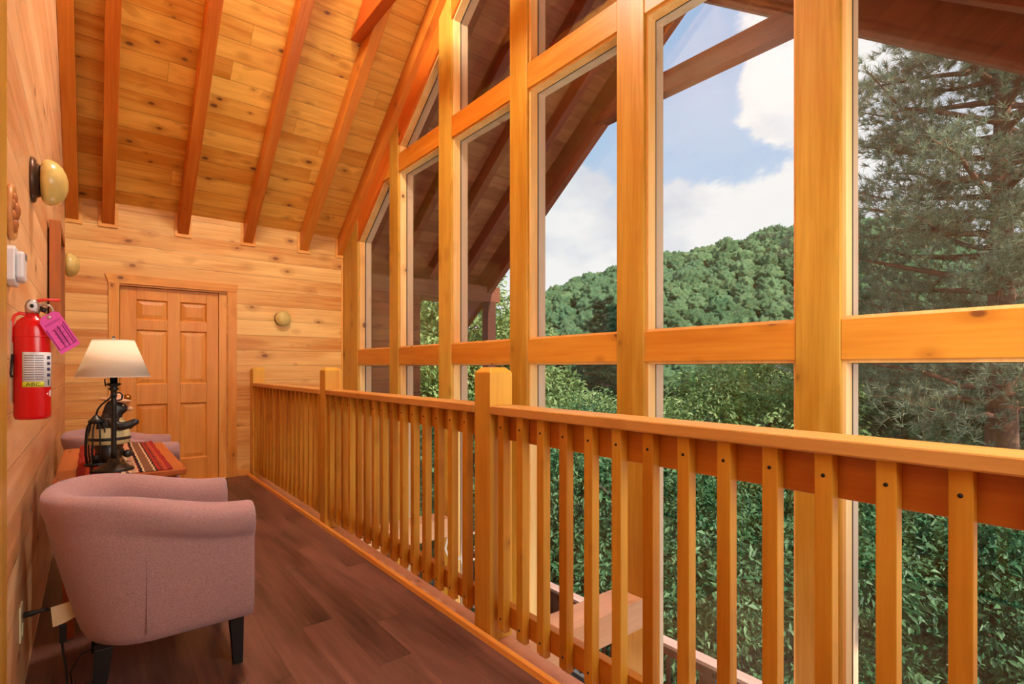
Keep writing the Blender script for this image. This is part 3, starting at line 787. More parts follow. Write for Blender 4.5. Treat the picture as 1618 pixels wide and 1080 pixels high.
vs = [(rx0 + (rx1 - rx0) * i / nx_ + .0012 * math.sin(j * .6), ryA + (ryB - ryA) * j / ny_, rz(i, j)) for j in range(ny_ + 1) for i in range(nx_ + 1)]
vs2 = [(x, y, TZ + .0012) for x, y, z in vs]
W_ = nx_ + 1; n0 = len(vs)
fs = [(j * W_ + i, j * W_ + i + 1, (j + 1) * W_ + i + 1, (j + 1) * W_ + i) for j in range(ny_) for i in range(nx_)]
fs2 = [tuple(n0 + q for q in f[::-1]) for f in fs]
edge = [i for i in range(W_)] + [j * W_ + nx_ for j in range(1, ny_ + 1)] + [ny_ * W_ + i for i in range(nx_ - 1, -1, -1)] + [j * W_ for j in range(ny_ - 1, 0, -1)]
fe = [(edge[k], n0 + edge[k], n0 + edge[(k + 1) % len(edge)], edge[(k + 1) % len(edge)]) for k in range(len(edge))]
ro = rm.add(vs + vs2, fs + fs2 + fe, True).build('table_runner', runner_mat(), origin=(.14, 3.6, TZ))
tag(ro, 'striped red, cream and brown woven runner lying on the side table', 'table runner')
# fringe at the far end
fm = MB(); rr = random.Random(3)
for i in range(46):
    x = rx0 + (rx1 - rx0) * (i + .5) / 46
    z = TZ + .006
    fm.tube([(x, ryB, z), (x + rr.uniform(-.004, .004), ryB + .012, z + .004), (x + rr.uniform(-.008, .008), ryB + .026, TZ + .003)], .0016, 5)
fo = fm.build('fringe', plain('dark_red_fringe', lin(110, 40, 36), .9)); kid(ro, fo); fo['kind'] = 'stuff'

# ---- table lamp
LX, LY, LZ = .076, 3.09, TZ + .006
lp = tag(empty('table_lamp', (LX, LY, LZ)), 'black candlestick table lamp with a white tapered shade on the striped runner', 'lamp')
lp_base = [(.0001, 0), (.078, 0), (.080, .006), (.074, .014), (.060, .018), (.055, .026), (.040, .032), (.026, .038), (.020, .050), (.015, .058)]
MB().lathe(lp_base, n=36).build('base', M_iron, lp)
stem = [(.0125, .055), (.011, .09), (.0105, .20), (.0105, .30), (.013, .33), (.0105, .335), (.0125, .35), (.015, .352), (.012, .356), (.012, .372), (.021, .384), (.013, .392), (.030, .404), (.030, .408), (.016, .411), (.0145, .412), (.0145, .48), (.0001, .481)]
MB().lathe(stem, n=24).build('stem', M_iron, lp)
sh = MB(); r0, r1, z0_, z1_ = .143, .080, .439, .612
sh.lathe([(r0, z0_), (r1, z1_), (r1 - .003, z1_ - .002), (r0 - .003, z0_ + .001), (r0, z0_)], n=40)
so_ = sh.build('lamp_shade', M_shade, lp)
tb_ = MB().tube([(r0 * math.cos(a), r0 * math.sin(a), z0_ + .001) for a in [2 * PI * k / 40 for k in range(41)]], .0018, 6, caps=False).tube([(r1 * math.cos(a), r1 * math.sin(a), z1_ - .001) for a in [2 * PI * k / 40 for k in range(41)]], .0018, 6, caps=False)
tb_.build('shade_trim', M_shade, so_)
MB().ball((0, 0, .545), (.026, .026, .036)).lathe([(.013, .48), (.013, .512)], n=16).build('bulb', plain('white_bulb_glass', lin(245, 240, 230), .3), lp)
bl_ = bpy.data.lights.new('lamp_bulb_light', 'POINT'); bl_.energy = 1.1; bl_.color = (1, .96, .90); bl_.shadow_soft_size = .03; blo = bpy.data.objects.new('lamp_bulb_light', bl_); C.objects.link(blo); blo.location = (LX, LY, LZ + .594)
hp = MB()
hp.tube([(0, 0, .50), (0, 0, .606), (0, 0, .622)], .0022, 6).ball((0, 0, .624), .006, u=8, w=6)
for a in (0, 2 * PI / 3, 4 * PI / 3): hp.tube([(0, 0, .598), (r1 * .99 * math.cos(a), r1 * .99 * math.sin(a), .606)], .0015, 6)
hp.build('shade_harp', M_iron, lp)
MB().tube([(-.03, 0, .395), (-.034, 0, .425), (-.030, 0, .43)], .003, 6).build('switch', M_iron, lp)

# ---- black bear figurine
BXc, BYc = .062, 3.36
BZ = TZ + .006
bear = tag(empty('bear_figurine', (BXc, BYc, BZ)), 'black bear figurine in cream vest and tan brimmed hat behind the lamp, arm raised', 'figurine')
sc = 1.0
body = MB()
def chain_body():
    me = bpy.data.meshes.new('body'); bm = bmesh.new()
    sl = bm.verts.layers.skin.new() if False else None
    J = [(0, 0, .085, .078), (0, 0, .15, .070), (.004, 0, .205, .050), (.012, 0, .245, .036), (.022, 0, .278, .044), (.050, 0, .275, .030), (.078, 0, .268, .017),     # pelvis..nose 0-6
         (.006, -.040, .06, .050), (.016, -.046, .034, .046), (.050, -.050, .022, .032),      # near leg 7-9
         (.006, .040, .06, .050), (.016, .046, .034, .046), (.050, .050, .022, .032),         # far leg 10-12
         (.016, -.058, .205, .027), (.055, -.074, .182, .024), (.092, -.062, .195, .021), (.128, -.055, .215, .016),   # near arm 13-16
         (.020, .062, .200, .024), (.050, .075, .165, .021), (.085, .065, .185, .018),      # far arm 17-19
         (.010, -.034, .315, .012), (.010, .034, .315, .012)]                               # ears 20,21
    E = [(0, 1), (1, 2), (2, 3), (3, 4), (4, 5), (5, 6), (0, 7), (7, 8), (8, 9), (0, 10), (10, 11), (11, 12), (2, 13), (13, 14), (14, 15), (15, 16), (2, 17), (17, 18), (18, 19), (4, 20), (4, 21)]
    me.from_pydata([j[:3] for j in J], E, []); bm.free()
    o = bpy.data.objects.new('body', me); C.objects.link(o)
    sk = o.modifiers.new('skin', 'SKIN'); sk.use_smooth_shade = True
    me.skin_vertices or None
    if not me.skin_vertices: me.attributes
    for i, j in enumerate(J): me.skin_vertices[0].data[i].radius = (j[3], j[3])
    me.skin_vertices[0].data[0].use_root = True
    sb = o.modifiers.new('sub', 'SUBSURF'); sb.levels = 2; sb.render_levels = 2
    me.materials.append(M_bear)
    return o
bo = chain_body(); bo.parent = bear
# vest wraps the torso
vp = [(.070, .095), (.0825, .10), (.0835, .13), (.078, .165), (.066, .20), (.054, .225), (.048, .232)]
MB().lathe(vp + [(r - .006, z) for r, z in reversed(vp)], (0.002, 0, 0), n=32).build('vest', M_cream, bear)
MB().lathe([(.0835, .118), (.0845, .122), (.0845, .130), (.0825, .134)], (0.002, 0, 0), n=32).build('belt', M_bear, bear)
Mh = Matrix.Rotation(math.radians(8), 4, 'Y')
MB().lathe([(.0001, .006), (.058, .000), (.062, .006), (.060, .010), (.032, .012), (.030, .030), (.022, .038), (.0001, .040)], (.026, 0, .312), n=28, M=Mh).build('hat', M_muzzle, bear)
MB().ball((.083, 0, .270), (.014, .014, .012)).build('muzzle', M_muzzle, bear)
for s in (-1, 1): MB().ball((.060, s * .018, .290), .0045, u=8, w=6).build('eye', M_cream, bear)
MB().ball((.075, 0, .040), (.02, .03, .02)).build('foot_base', M_bear, bear)
bear.rotation_euler = (0, 0, math.radians(-12)); bear.scale = (1.06, 1.06, 1.0)
# ---- ribbed lantern beside it
ln = tag(empty('iron_lantern', (.012, 3.30, BZ)), 'dark ribbed iron lantern with curved bars and hooked handle left of the bear', 'lantern')
MB().lathe([(.0001, 0), (.046, 0), (.046, .010), (.040, .014), (.0001, .014)], n=24).build('base', M_iron, ln)
for k in range(9):
    a = 2 * PI * k / 9 + .2
    pts = [(r * math.cos(a), r * math.sin(a), z) for r, z in ((.038, .012), (.043, .06), (.043, .11), (.040, .16), (.034, .195), (.024, .212))]
    MB().tube(pts, .0036, 7).build('bar', M_iron, ln)
MB().lathe([(.026, .208), (.032, .212), (.032, .222), (.022, .230), (.010, .246), (.006, .250), (.0001, .25)], n=20).build('cap', M_iron, ln)
MB().tube([(0, 0, .25), (.006, 0, .275), (.022, -.004, .300), (.048, -.01, .325), (.072, -.014, .352), (.092, -.016, .358), (.104, -.016, .345), (.100, -.016, .322), (.085, -.014, .318)], .0042, 8).build('handle', M_iron, ln)
MB().lathe([(.0001, .014), (.016, .014), (.018, .05), (.0001, .052)], n=16).build('inner_cup', M_iron, ln)

# ================================================================== LEFT WALL FITTINGS
def sconce(loc, rz, label, tilt=0):
    r = tag(empty('wall_lamp', loc, rz), label, 'wall lamp', 'amber glass wall sconces')
    # local +x points out of the wall
    MB().lathe([(.0001, .001), (.092, .001), (.092, .010), (.084, .016), (.070, .018), (.066, .026), (.062, .030), (.0001, .030)], axis='x', n=40).build('back_plate', M_bronze, r)
    g = [(.060, .030), (.078, .034), (.092, .046), (.094, .060), (.086, .082), (.068, .100), (.044, .112), (.018, .118), (.0001, .119)]
    MB().lathe(g, axis='x', n=40).build('glass_bowl', M_sconce, r)
    return r
s1 = sconce((XL, 2.93, 1.965), 0, 'amber glass bowl wall lamp highest on the left wall, above the picture frame')
s2 = copy_tree(s1); s2.location = (XL, 5.35, 1.99); s2['label'] = 'pale glass wall lamp on the left wall, partly hidden behind the picture frame'
s3 = copy_tree(s1); s3.location = (1.69, YE, 1.745); s3.rotation_euler = (0, 0, -PI / 2); s3.scale = (.9, .9, .9); s3['label'] = 'small bowl wall lamp on the end wall, right of the wooden door'
# picture in a deep frame
pf = tag(empty('picture_frame', (XL, 4.2, 1.74)), 'deep brown wooden picture frame seen edge-on on the left wall', 'picture frame')
y0, y1, z0, z1 = 3.90, 4.50, 1.44, 2.02
po = [(y0, z0), (y1, z0), (y1, z1), (y0, z1)]; pi_ = inset(po, .05)
kid(pf, MB().ring(po, pi_, 'x', XL + .008, XL + .058).build('frame', M_frame, bevel=.003))
kid(pf, MB().prism(inset(po, .045), 'x', XL + .003, XL + .03).build('backing', plain('dark_picture', (.03, .02, .02, 1), .5)))
# carved round plaque
pq = tag(empty('carved_plaque', (XL, 2.19, 1.66)), 'round carved wooden plaque on the left wall above the white alarm', 'wall plaque')
kid(pq, MB().lathe([(.0001, .002), (.082, .002), (.084, .010), (.078, .016), (.070, .012), (.0001, .012)], (XL, 2.19, 1.66), axis='x', n=36).build('disc', M_plaque))
cv = MB(); rr = random.Random(5)
for k in range(9):
    a = 2 * PI * k / 9; cv.ball((XL + .014, 2.19 + .045 * math.cos(a), 1.66 + .045 * math.sin(a)), (.007, .014, .016), u=10, w=6)
cv.ball((XL + .016, 2.19, 1.665), (.012, .022, .026), u=14, w=8)
kid(pq, cv.build('carving', M_frame))
# carbon monoxide alarm
al = tag(empty('smoke_alarm', (XL, 2.16, 1.50)), 'white plastic alarm box on the left wall above the fire extinguisher', 'alarm')
pa = [(2.10, 1.447), (2.13, 1.434), (2.20, 1.434), (2.222, 1.447), (2.222, 1.538), (2.20, 1.55), (2.13, 1.55), (2.10, 1.538)]
kid(al, MB().prism(pa, 'x', XL + .001, XL + .022).build('housing', M_white, bevel=.004))
kid(al, MB().prism(inset(pa, .014), 'x', XL + .022, XL + .040).build('cover', M_white, bevel=.006))
gm = MB()
for i in range(5): gm.box(XL + .0402, XL + .0408, 2.15 + .012 * i, 2.155 + .012 * i, 1.515, 1.535)
kid(al, gm.build('vent_slots', M_labgrey))
# fire extinguisher
EX, EY, EZ = -.142, 2.13, 1.035
fe_ = tag(empty('fire_extinguisher', (EX, EY, EZ)), 'red fire extinguisher with pink inspection tag hung on the left wall', 'fire extinguisher'); fe_.scale = (.8, .8, .97)
R = .053
MB().lathe([(.0001, .006), (.044, .0), (.050, .003), (R, .012), (R, .265), (.0515, .285), (.044, .302), (.030, .313), (.020, .318), (.018, .330), (.0001, .330)], n=48).build('cylinder', M_red, fe_)
MB().lathe([(R + .0006, .252), (R + .0012, .253), (R + .0012, .256), (R + .0006, .257)], n=48).build('weld_seam', M_red, fe_)
# label wrapped on the body, facing the viewer side
def wrap(a0, a1, z0, z1, r, mat, name, par, n=16):
    mb = MB(); vs = []
    for i in range(n + 1):
        a = math.radians(a0 + (a1 - a0) * i / n)
        for rr_ in (r, r + .0004):
            for z in (z0, z1): vs.append((rr_ * math.cos(a), rr_ * math.sin(a), z))
    fs = []
    for i in range(n):
        b = i * 4; c = b + 4
        fs += [(b + 2, c + 2, c + 3, b + 3), (b, b + 1, c + 1, c), (b + 1, b + 3, c + 3, c + 1), (b, c, c + 2, b + 2)]
    fs += [(0, 2, 3, 1), (n * 4, n * 4 + 1, n * 4 + 3, n * 4 + 2)]
    return mb.add(vs, fs, True).build(name, mat, par)
# the camera sits towards azimuth -86 degrees
lab = wrap(-118, -8, .112, .205, R + .0004, M_lab, 'label', fe_)
wrap(-118, -50, .100, .1155, R + .0012, M_yellow, 'label_band', fe_)
wrap(-118, -8, .0995, .206, R + .0002, M_lab, 'label_border', fe_)
for k in range(11): wrap(-112, -82, .122 + .0072 * k, .1245 + .0072 * k, R + .0012, M_labgrey, 'label_print', fe_, 6)
for k in range(11): wrap(-79, -52, .122 + .0072 * k, .1245 + .0072 * k, R + .0012, M_labgrey, 'label_print', fe_, 6)
for z in (.190, .172, .154, .136): wrap(-38, -22, z - .005, z + .005, R + .0012, plain('navy_print', lin(60, 50, 90), .5), 'label_symbol', fe_, 4)
wrap(-34, -30, .104, .122, R + .0016, M_ink, 'label_symbol', fe_, 4)
# wrapped lettering
def text_mesh(s, size):
    cu = bpy.data.curves.new('t', 'FONT'); cu.body = s; cu.size = size; cu.align_x = 'CENTER'; cu.align_y = 'CENTER'; cu.extrude = .00015; cu.resolution_u = 3
    o = bpy.data.objects.new('t', cu); C.objects.link(o)
    dg = bpy.context.evaluated_depsgraph_get(); me = bpy.data.meshes.new_from_object(o.evaluated_get(dg)); bpy.data.objects.remove(o)
    return me
me = text_mesh('ABC', .016)
for v in me.vertices:
    a = math.radians(-84) + v.co.x * 1.35 / R; r = R + .0018 + v.co.z
    v.co = (r * math.cos(a), r * math.sin(a), .1077 + v.co.y * .9)
o = bpy.data.objects.new('lettering', me); C.objects.link(o); me.materials.append(M_ink); o.parent = fe_
tr_ = MB(); 
a0, a1, a2 = math.radians(-40), math.radians(-16), math.radians(-16)
tr_.add([((R + .001) * math.cos(a), (R + .001) * math.sin(a), z) for a, z in ((a0, .078), (a1, .068), (a1, .090))] + [((R + .0002) * math.cos(a), (R + .0002) * math.sin(a), z) for a, z in ((a0, .078), (a1, .068), (a1, .090))],
        [(0, 1, 2), (5, 4, 3), (0, 3, 4, 1), (1, 4, 5, 2), (2, 5, 3, 0)])
tr_.build('triangle_mark', M_lab, fe_)
# valve head, gauge, handle
MB().lathe([(.020, .326), (.022, .334), (.022, .350), (.018, .362), (.012, .368), (.0001, .370)], n=20).build('valve', M_steel, fe_)
MB().lathe([(.0001, -.030), (.013, -.030), (.015, -.026), (.015, -.012)], (0, 0, .348), axis='y', n=20).build('gauge', M_white, fe_)
MB().lathe([(.0001, -.0315), (.006, -.0315), (.006, -.0300)], (0, 0, .348), axis='y', n=16).build('gauge_dial', M_ink, fe_)
MB().tube([(.010, 0, .366), (.040, .0, .372), (.078, .0, .372)], .0045, 8).build('carry_handle', M_redplastic, fe_)
MB().tube([(.015, 0, .350), (.035, -.004, .358), (.052, -.008, .350), (.060, -.010, .330), (.056, -.010, .318)], .004, 8).build('discharge_lever', M_steel, fe_)
MB().tube([(.035, -.018, .345), (.048, -.020, .352), (.058, -.018, .345), (.060, -.016, .330), (.050, -.016, .322)], .0014, 6).build('pull_ring', M_steel, fe_)
MB().tube([(.018, 0, .344), (.04, 0, .336)], .008, 8).build('nozzle_block', M_iron, fe_)
MB().tube([(-.012, -.004, .322), (-.036, -.006, .326), (-.050, -.006, .316), (-.055, -.010, .290), (-.056, -.012, .235)], .0052, 8).build('hose', M_redplastic, fe_)
MB().box(-.061, -.055, -.02, .03, .05, .30).build('bracket', M_steel, fe_)
MB().tube([(-.052, -.03, .20), (-.057, -.03, .14), (-.053, -.032, .13)], .004, 6).build('bracket_clip', M_iron, fe_)
# tag: a slanted pink card on a string
c, s_ = math.cos(math.radians(-38)), math.sin(math.radians(-38))
tw, th_ = .066, .125
Mt = Matrix.Translation((.050, -.040, .318)) @ Matrix.Rotation(math.radians(28), 4, 'Y').inverted()
Mt = Matrix.Translation((.044, -.060, .322)) @ Matrix.Rotation(math.radians(-33), 4, 'Y')
tg = MB().prism([(-.5 * tw, -th_), (.5 * tw, -th_), (.5 * tw, -.012), (.5 * tw - .012, 0), (-.5 * tw + .012, 0), (-.5 * tw, -.012)], 'y', 0, .0008)
tg.v = [tuple(Mt @ Vector(p)) for p in tg.v]
tgo = tg.build('inspection_tag', M_pink, fe_)
pr = MB()
for z in (-.026, -.030): pr.box(-.026, .026, -.0006, -.0001, z - .0012, z)
for (a_, b_) in ((-.028, .0), (.020, .006), (.006, .003), (-.008, .010), (.027, .0)): pr.box(a_ - .0008 - .002, a_ + .0008, -.0006, -.0001, -.112, -.040 - b_)
for k in range(12): pr.box(-.016 + .003 * (k % 3), .014 - .002 * (k % 4), -.0006, -.0001, -.050 - .0045 * k, -.0485 - .0045 * k)
pr.box(-.028, .028, -.0006, -.0001, -.1135, -.112)
pr.v = [tuple(Mt @ Vector(p)) for p in pr.v]
pr.build('tag_print', M_pinkdark, tgo)
hr = MB().lathe([(.0025, -.0012), (.006, -.0012), (.006, -.0002), (.0025, -.0002)], (0, 0, -.010), axis='y', n=14); hr.v = [tuple(Mt @ Vector(p)) for p in hr.v]
hr.build('tag_eyelet', M_steel, tgo)
# electrical outlet with plug, cord and paper tag
oy, oz = 2.50, .30
ou = tag(empty('electrical_outlet', (XL, oy, oz)), 'ivory electrical outlet plate low on the left wall behind the armchair', 'outlet')
kid(ou, MB().box(XL + .0005, XL + .006, oy - .036, oy + .036, oz - .062, oz + .062).build('cover_plate', M_ivory, bevel=.002))
kid(ou, MB().box(XL + .006, XL + .009, oy - .016, oy + .016, oz - .045, oz - .010).build('socket', M_ivory, bevel=.002))
pc = tag(empty('power_cord', (XL + .01, oy, oz)), 'black lamp plug and cord hanging from the ivory outlet to the floor', 'cord')
kid(pc, MB().tube([(XL + .010, oy, oz + .022), (XL + .030, oy, oz + .022), (XL + .055, oy - .002, oz + .026), (XL + .075, oy - .004, oz + .026)], [.011, .010, .006, .0045], 10).build('plug', M_cord))
kid(pc, MB().tube([(XL + .075, oy - .004, oz + .026), (XL + .10, oy - .01, oz + .01), (XL + .108, oy - .01, oz - .04), (XL + .115, oy, .16), (XL + .125, oy, .08), (XL + .128, oy - .01, .012), (XL + .155, oy - .03, .006), (XL + .19, oy - .03, .006)], .0042, 8).build('cable', M_cord))
kid(pc, MB().tube([(XL + .24, oy + .06, .006), (XL + .17, oy + .02, .006), (XL + .140, oy - .01, .03), (XL + .135, oy - .005, .08), (XL + .165, oy, .13), (XL + .24, oy + .02, .15)], .003, 8).build('cable', M_cord))
kid(pc, MB().box(XL + .105, XL + .125, oy - .014, oy + .002, oz - .105, oz - .04).build('inline_switch', M_cord, bevel=.003))
tgm = MB(); vs = []
for i in range(7):
    for j in range(7):
        u, v = i / 6, j / 6
        vs.append((XL + .082 + .062 * u + .006 * v, oy - .02 - .010 * math.sin(u * 3) * v, oz + .035 + .008 * u - .072 * v + .012 * u * v))
vs2 = [(x, y + .001, z) for x, y, z in vs]
fs = [(i * 7 + j, i * 7 + j + 1, (i + 1) * 7 + j + 1, (i + 1) * 7 + j) for i in range(6) for j in range(6)]
kid(pc, tgm.add(vs, fs, True).add(vs2, [f[::-1] for f in fs], True).build('paper_tag', M_paper, fix=False))
# white scroll-arm floor lamp rising from the room below
HX, HY = 1.98, 3.0
hl = tag(empty('floor_lamp', (HX, HY, -2.75)), 'white curved-arm lamp glimpsed below the handrail through the balusters', 'lamp')
for k in range(4):
    a = PI / 2 * k + .9
    pts = [(HX + r * math.cos(a), HY + r * math.sin(a), z) for r, z in ((.01, -.10), (.05, -.13), (.10, -.11), (.125, -.05), (.11, .02), (.075, .06), (.05, .05))]
    kid(hl, MB().tube(pts, .008, 8).build('arm', M_whitemetal))
kid(hl, MB().lathe([(.0001, -2.75), (.14, -2.75), (.14, -2.72), (.03, -2.70), (.012, -2.6), (.012, -.15), (.024, -.12), (.012, -.02), (.0001, 0)], (HX, HY, 0), n=16).build('stem', M_whitemetal))
# ================================================================== OUTDOORS
F_ = 826.0; sY, cY = math.sin(YAW), math.cos(YAW)
def at(x, d):
    """point of the ground plan on the bearing of column x, d metres ahead"""
    l = (x - 809) / F_ * d
    return (d * sY + l * cY, d * cY - l * sY)
def bearing(X, Y):
    d = X * sY + Y * cY; l = X * cY - Y * sY
    return d, l
def ground(X, Y):
    r = math.hypot(X, Y); d, l = bearing(X, Y)
    z = -5.2 - 6.0 * smooth(6, 40, r) - 8 * smooth(40, 110, r)
    # main hill, straight ahead to the right, and a lower spur running left
    def bump(d0, l0, sd, slx, srx, h):
        sx = slx if l < l0 else srx
        return h * math.exp(-((d - d0) / sd) ** 2 - abs((l - l0) / sx) ** 2.0)
    z += bump(330, 225, 135, 150, 230, 97)
    z += bump(420, 50, 120, 80, 120, 58)
    z += bump(260, 20, 70, 55, 70, 26)
    return z
# terrain mesh
ds = list(np.concatenate([np.linspace(3.0, 40, 24), np.linspace(44, 520, 60)])); us = np.linspace(-.62, 1.5, 64)
tv = []; 
for d in ds:
    for u in us:
        l = d * u; X = d * sY + l * cY; Y = d * cY - l * sY; tv.append((X, Y, ground(X, Y)))
tf = [(i * 64 + j, i * 64 + j + 1, (i + 1) * 64 + j + 1, (i + 1) * 64 + j) for i in range(len(ds) - 1) for j in range(63)]
M_ground = plain('forest_floor', lin(58, 66, 34), .95, bump=1, bscale=3, var=.5)
tg_ = MB().add(tv, tf, True).build('ground', M_ground, fix=False)
tag(tg_, 'wooded ground falling away below the house and rising into the hill', kind='structure')
tag(MB().prism([(-8, -8), (4.9, -8), (4.9, 12), (-8, 12)], 'z', -6.5, -5.6).build('ground', M_ground), kind='structure')

# ---- forested hillside: uncountable crowns in one mesh
def ico(sub):
    bm = bmesh.new(); bmesh.ops.create_icosphere(bm, subdivisions=sub, radius=1)
    bm.verts.ensure_lookup_table()
    v = np.array([list(q.co) for q in bm.verts]); f = np.array([[q.index for q in p.verts] for p in bm.faces]); bm.free(); return v, f
rng = np.random.default_rng(11)
bv, bf = ico(4)
def lumpy(seed):
    r = np.random.default_rng(seed); v = bv.copy(); n = 80
    c = r.normal(size=(n, 3)); c /= np.linalg.norm(c, axis=1)[:, None]
    dm = 1 - (v @ c.T); k = np.exp(-dm / .016).max(axis=1)
    v = v * (.72 + .36 * k)[:, None] * (1 + r.normal(size=(len(v), 1)) * .035)
    return v
lib = [lumpy(i) for i in range(10)]
VV, FF = [], []; nv = 0; cols = []
def crown(X, Y, z, rx, rz, li):
    global nv
    a = rng.uniform(0, 6.28); c, s = math.cos(a), math.sin(a)
    v = lib[li] @ np.array([[c, s, 0], [-s, c, 0], [0, 0, 1]]) * np.array([rx, rx, rz]) + np.array([X, Y, z])
    VV.append(v); FF.append(bf + nv); nv += len(v)
cnt = 0
d = 62.0
while d < 440:
    step = 4.4 + d * .0125
    umin, umax = (-.05, .86)
    l = d * umin
    while l < d * umax:
        dd = d + rng.uniform(-.4, .4) * step; ll = l + rng.uniform(-.4, .4) * step
        X = dd * sY + ll * cY; Y = dd * cY - ll * sY; z = ground(X, Y)
        el = (z + 6 - 1.19) / dd * F_
        if el > -20:
            r = step * rng.uniform(.52, .82); crown(X, Y, z + 5 + rng.uniform(-1.2, 1.8), r, r * rng.uniform(.8, 1.2), int(rng.integers(10))); cnt += 1
        l += step
    d += step * .9
VV = np.concatenate(VV); FF = np.concatenate(FF)
me = bpy.data.meshes.new('hillside_forest'); me.vertices.add(len(VV)); me.vertices.foreach_set('co', VV.ravel())
me.loops.add(FF.size); me.loops.foreach_set('vertex_index', FF.ravel()); me.polygons.add(len(FF)); me.polygons.foreach_set('loop_start', np.arange(0, FF.size, 3)); me.polygons.foreach_set('loop_total', np.full(len(FF), 3))
me.polygons.foreach_set('use_smooth', np.ones(len(FF), bool)); me.update(); me.validate()
def forest_mat():
    m, t, b, N, L, M, MIX, MR = newmat('hillside_foliage')
    ge = N('ShaderNodeNewGeometry'); co = N('ShaderNodeTexCoord')
    nz = N('ShaderNodeTexNoise'); nz.inputs['Scale'].default_value = .9; nz.inputs['Detail'].default_value = 6; nz.inputs['Roughness'].default_value = .75; L(co.outputs['Object'], nz.inputs['Vector'])
    nb = N('ShaderNodeTexNoise'); nb.inputs['Scale'].default_value = .02; L(co.outputs['Object'], nb.inputs['Vector'])
    col = MIX(ge.outputs['Random Per Island'], lin(62, 100, 66), lin(128, 158, 110))
    col = MIX(MR(nb.outputs[0], .4, .62), col, lin(90, 128, 94))
    col = MIX(MR(nz.outputs[0], .4, .62, .0, .55), col, lin(138, 164, 112))
    L(col, b.inputs['Base Color']); b.inputs['Roughness'].default_value = .9; b.inputs['Specular IOR Level'].default_value = .1
    bp = N('ShaderNodeBump'); bp.inputs['Strength'].default_value = 1; bp.inputs['Distance'].default_value = 1.3; L(nz.outputs[0], bp.inputs['Height']); L(bp.outputs[0], b.inputs['Normal'])
    return m
me.materials.append(forest_mat())
o = bpy.data.objects.new('hillside_forest', me); C.objects.link(o)
tag(o, 'dense green broadleaf forest covering the hill beyond the windows', 'forest', kind='stuff')
print('crowns', cnt, 'faces', len(FF))

# ---- leaf and needle meshes
def leaf_mesh(name, pts, dirs, size, mat, rg, width=.45, vary=.35):
    """one bent four-cornered leaf per point"""
    n = len(pts)
    dirs = dirs + rg.normal(size=(n, 3)) * .55; dirs /= np.linalg.norm(dirs, axis=1)[:, None]
    up = rg.normal(size=(n, 3)) * .6 + np.array([0, 0, 1.0])
    sd = np.cross(dirs, up); sd /= np.linalg.norm(sd, axis=1)[:, None]; nn = np.cross(sd, dirs)
    L_ = size * (1 + rg.uniform(-vary, vary, size=(n, 1)))
    base = pts; tip = pts + dirs * L_ - nn * L_ * .12
    ml = pts + dirs * L_ * .45 + sd * L_ * width * .5 + nn * L_ * .12; mr = pts + dirs * L_ * .45 - sd * L_ * width * .5 + nn * L_ * .12
    V = np.stack([base, ml, tip, mr], axis=1).reshape(-1, 3)
    i = np.arange(n)[:, None] * 4; F = np.concatenate([i + np.array([[0, 1, 2]]), i + np.array([[0, 2, 3]])], axis=1).reshape(-1, 3)
    return mk(name, V, F, mat)
def mk(name, V, F, mat):
    me = bpy.data.meshes.new(name); me.vertices.add(len(V)); me.vertices.foreach_set('co', V.ravel())
    me.loops.add(F.size); me.loops.foreach_set('vertex_index', F.ravel().astype(np.int32)); me.polygons.add(len(F))
    me.polygons.foreach_set('loop_start', np.arange(0, F.size, 3)); me.polygons.foreach_set('loop_total', np.full(len(F), 3)); me.update()
    me.materials.append(mat)
    o = bpy.data.objects.new(name, me); C.objects.link(o); return o
def broadleaf(h, cr, seed, nleaf, leaf, mat, bark, low=.12, ncl=60):
    rg = np.random.default_rng(seed); root = empty('broadleaf_tree')
    tb = MB(); top = .8 * h
    tb.tube([(0, 0, 0), (.05 * cr, .02, .35 * h), (-.03 * cr, .03, .6 * h), (0, 0, top)], [.035 * h * .55, .02 * h, .013 * h, .005 * h], 8)
    cl = []
    for k in range(ncl):
        t = rg.uniform(low, 1.0); a = rg.uniform(0, 2 * PI)
        rad = cr * math.sqrt(max(.02, 1 - ((t - .45) / .6) ** 2)) * rg.uniform(.45, 1.0)
        c = np.array([rad * math.cos(a), rad * math.sin(a), h * t]); cl.append(c)
        if k % 3 == 0:
            zs = max(.15 * h, h * t - .35 * rad - .1 * h)
            tb.tube([(0, 0, min(zs, top)), (c[0] * .5, c[1] * .5, (min(zs, top) + c[2]) / 2 + .05 * h), tuple(c)], [.009 * h, .006 * h, .002 * h], 5)
    tb.build('trunk', bark, root)
    cl = np.array(cl); per = nleaf // ncl; pts = []; dr = []
    for c in cl:
        rr_ = cr * rg.uniform(.22, .42); q = rg.normal(size=(per, 3)); q /= np.linalg.norm(q, axis=1)[:, None]
        rad = rr_ * rg.uniform(.35, 1.0, size=(per, 1)) ** .6
        pts.append(c + q * rad * np.array([1, 1, .7])); dr.append(q * np.array([1, 1, .5]) + np.array([0, 0, -.35]))
    fo = leaf_mesh('foliage', np.concatenate(pts), np.concatenate(dr), leaf, mat, rg); fo.parent = root; fo['kind'] = 'stuff'
    return root
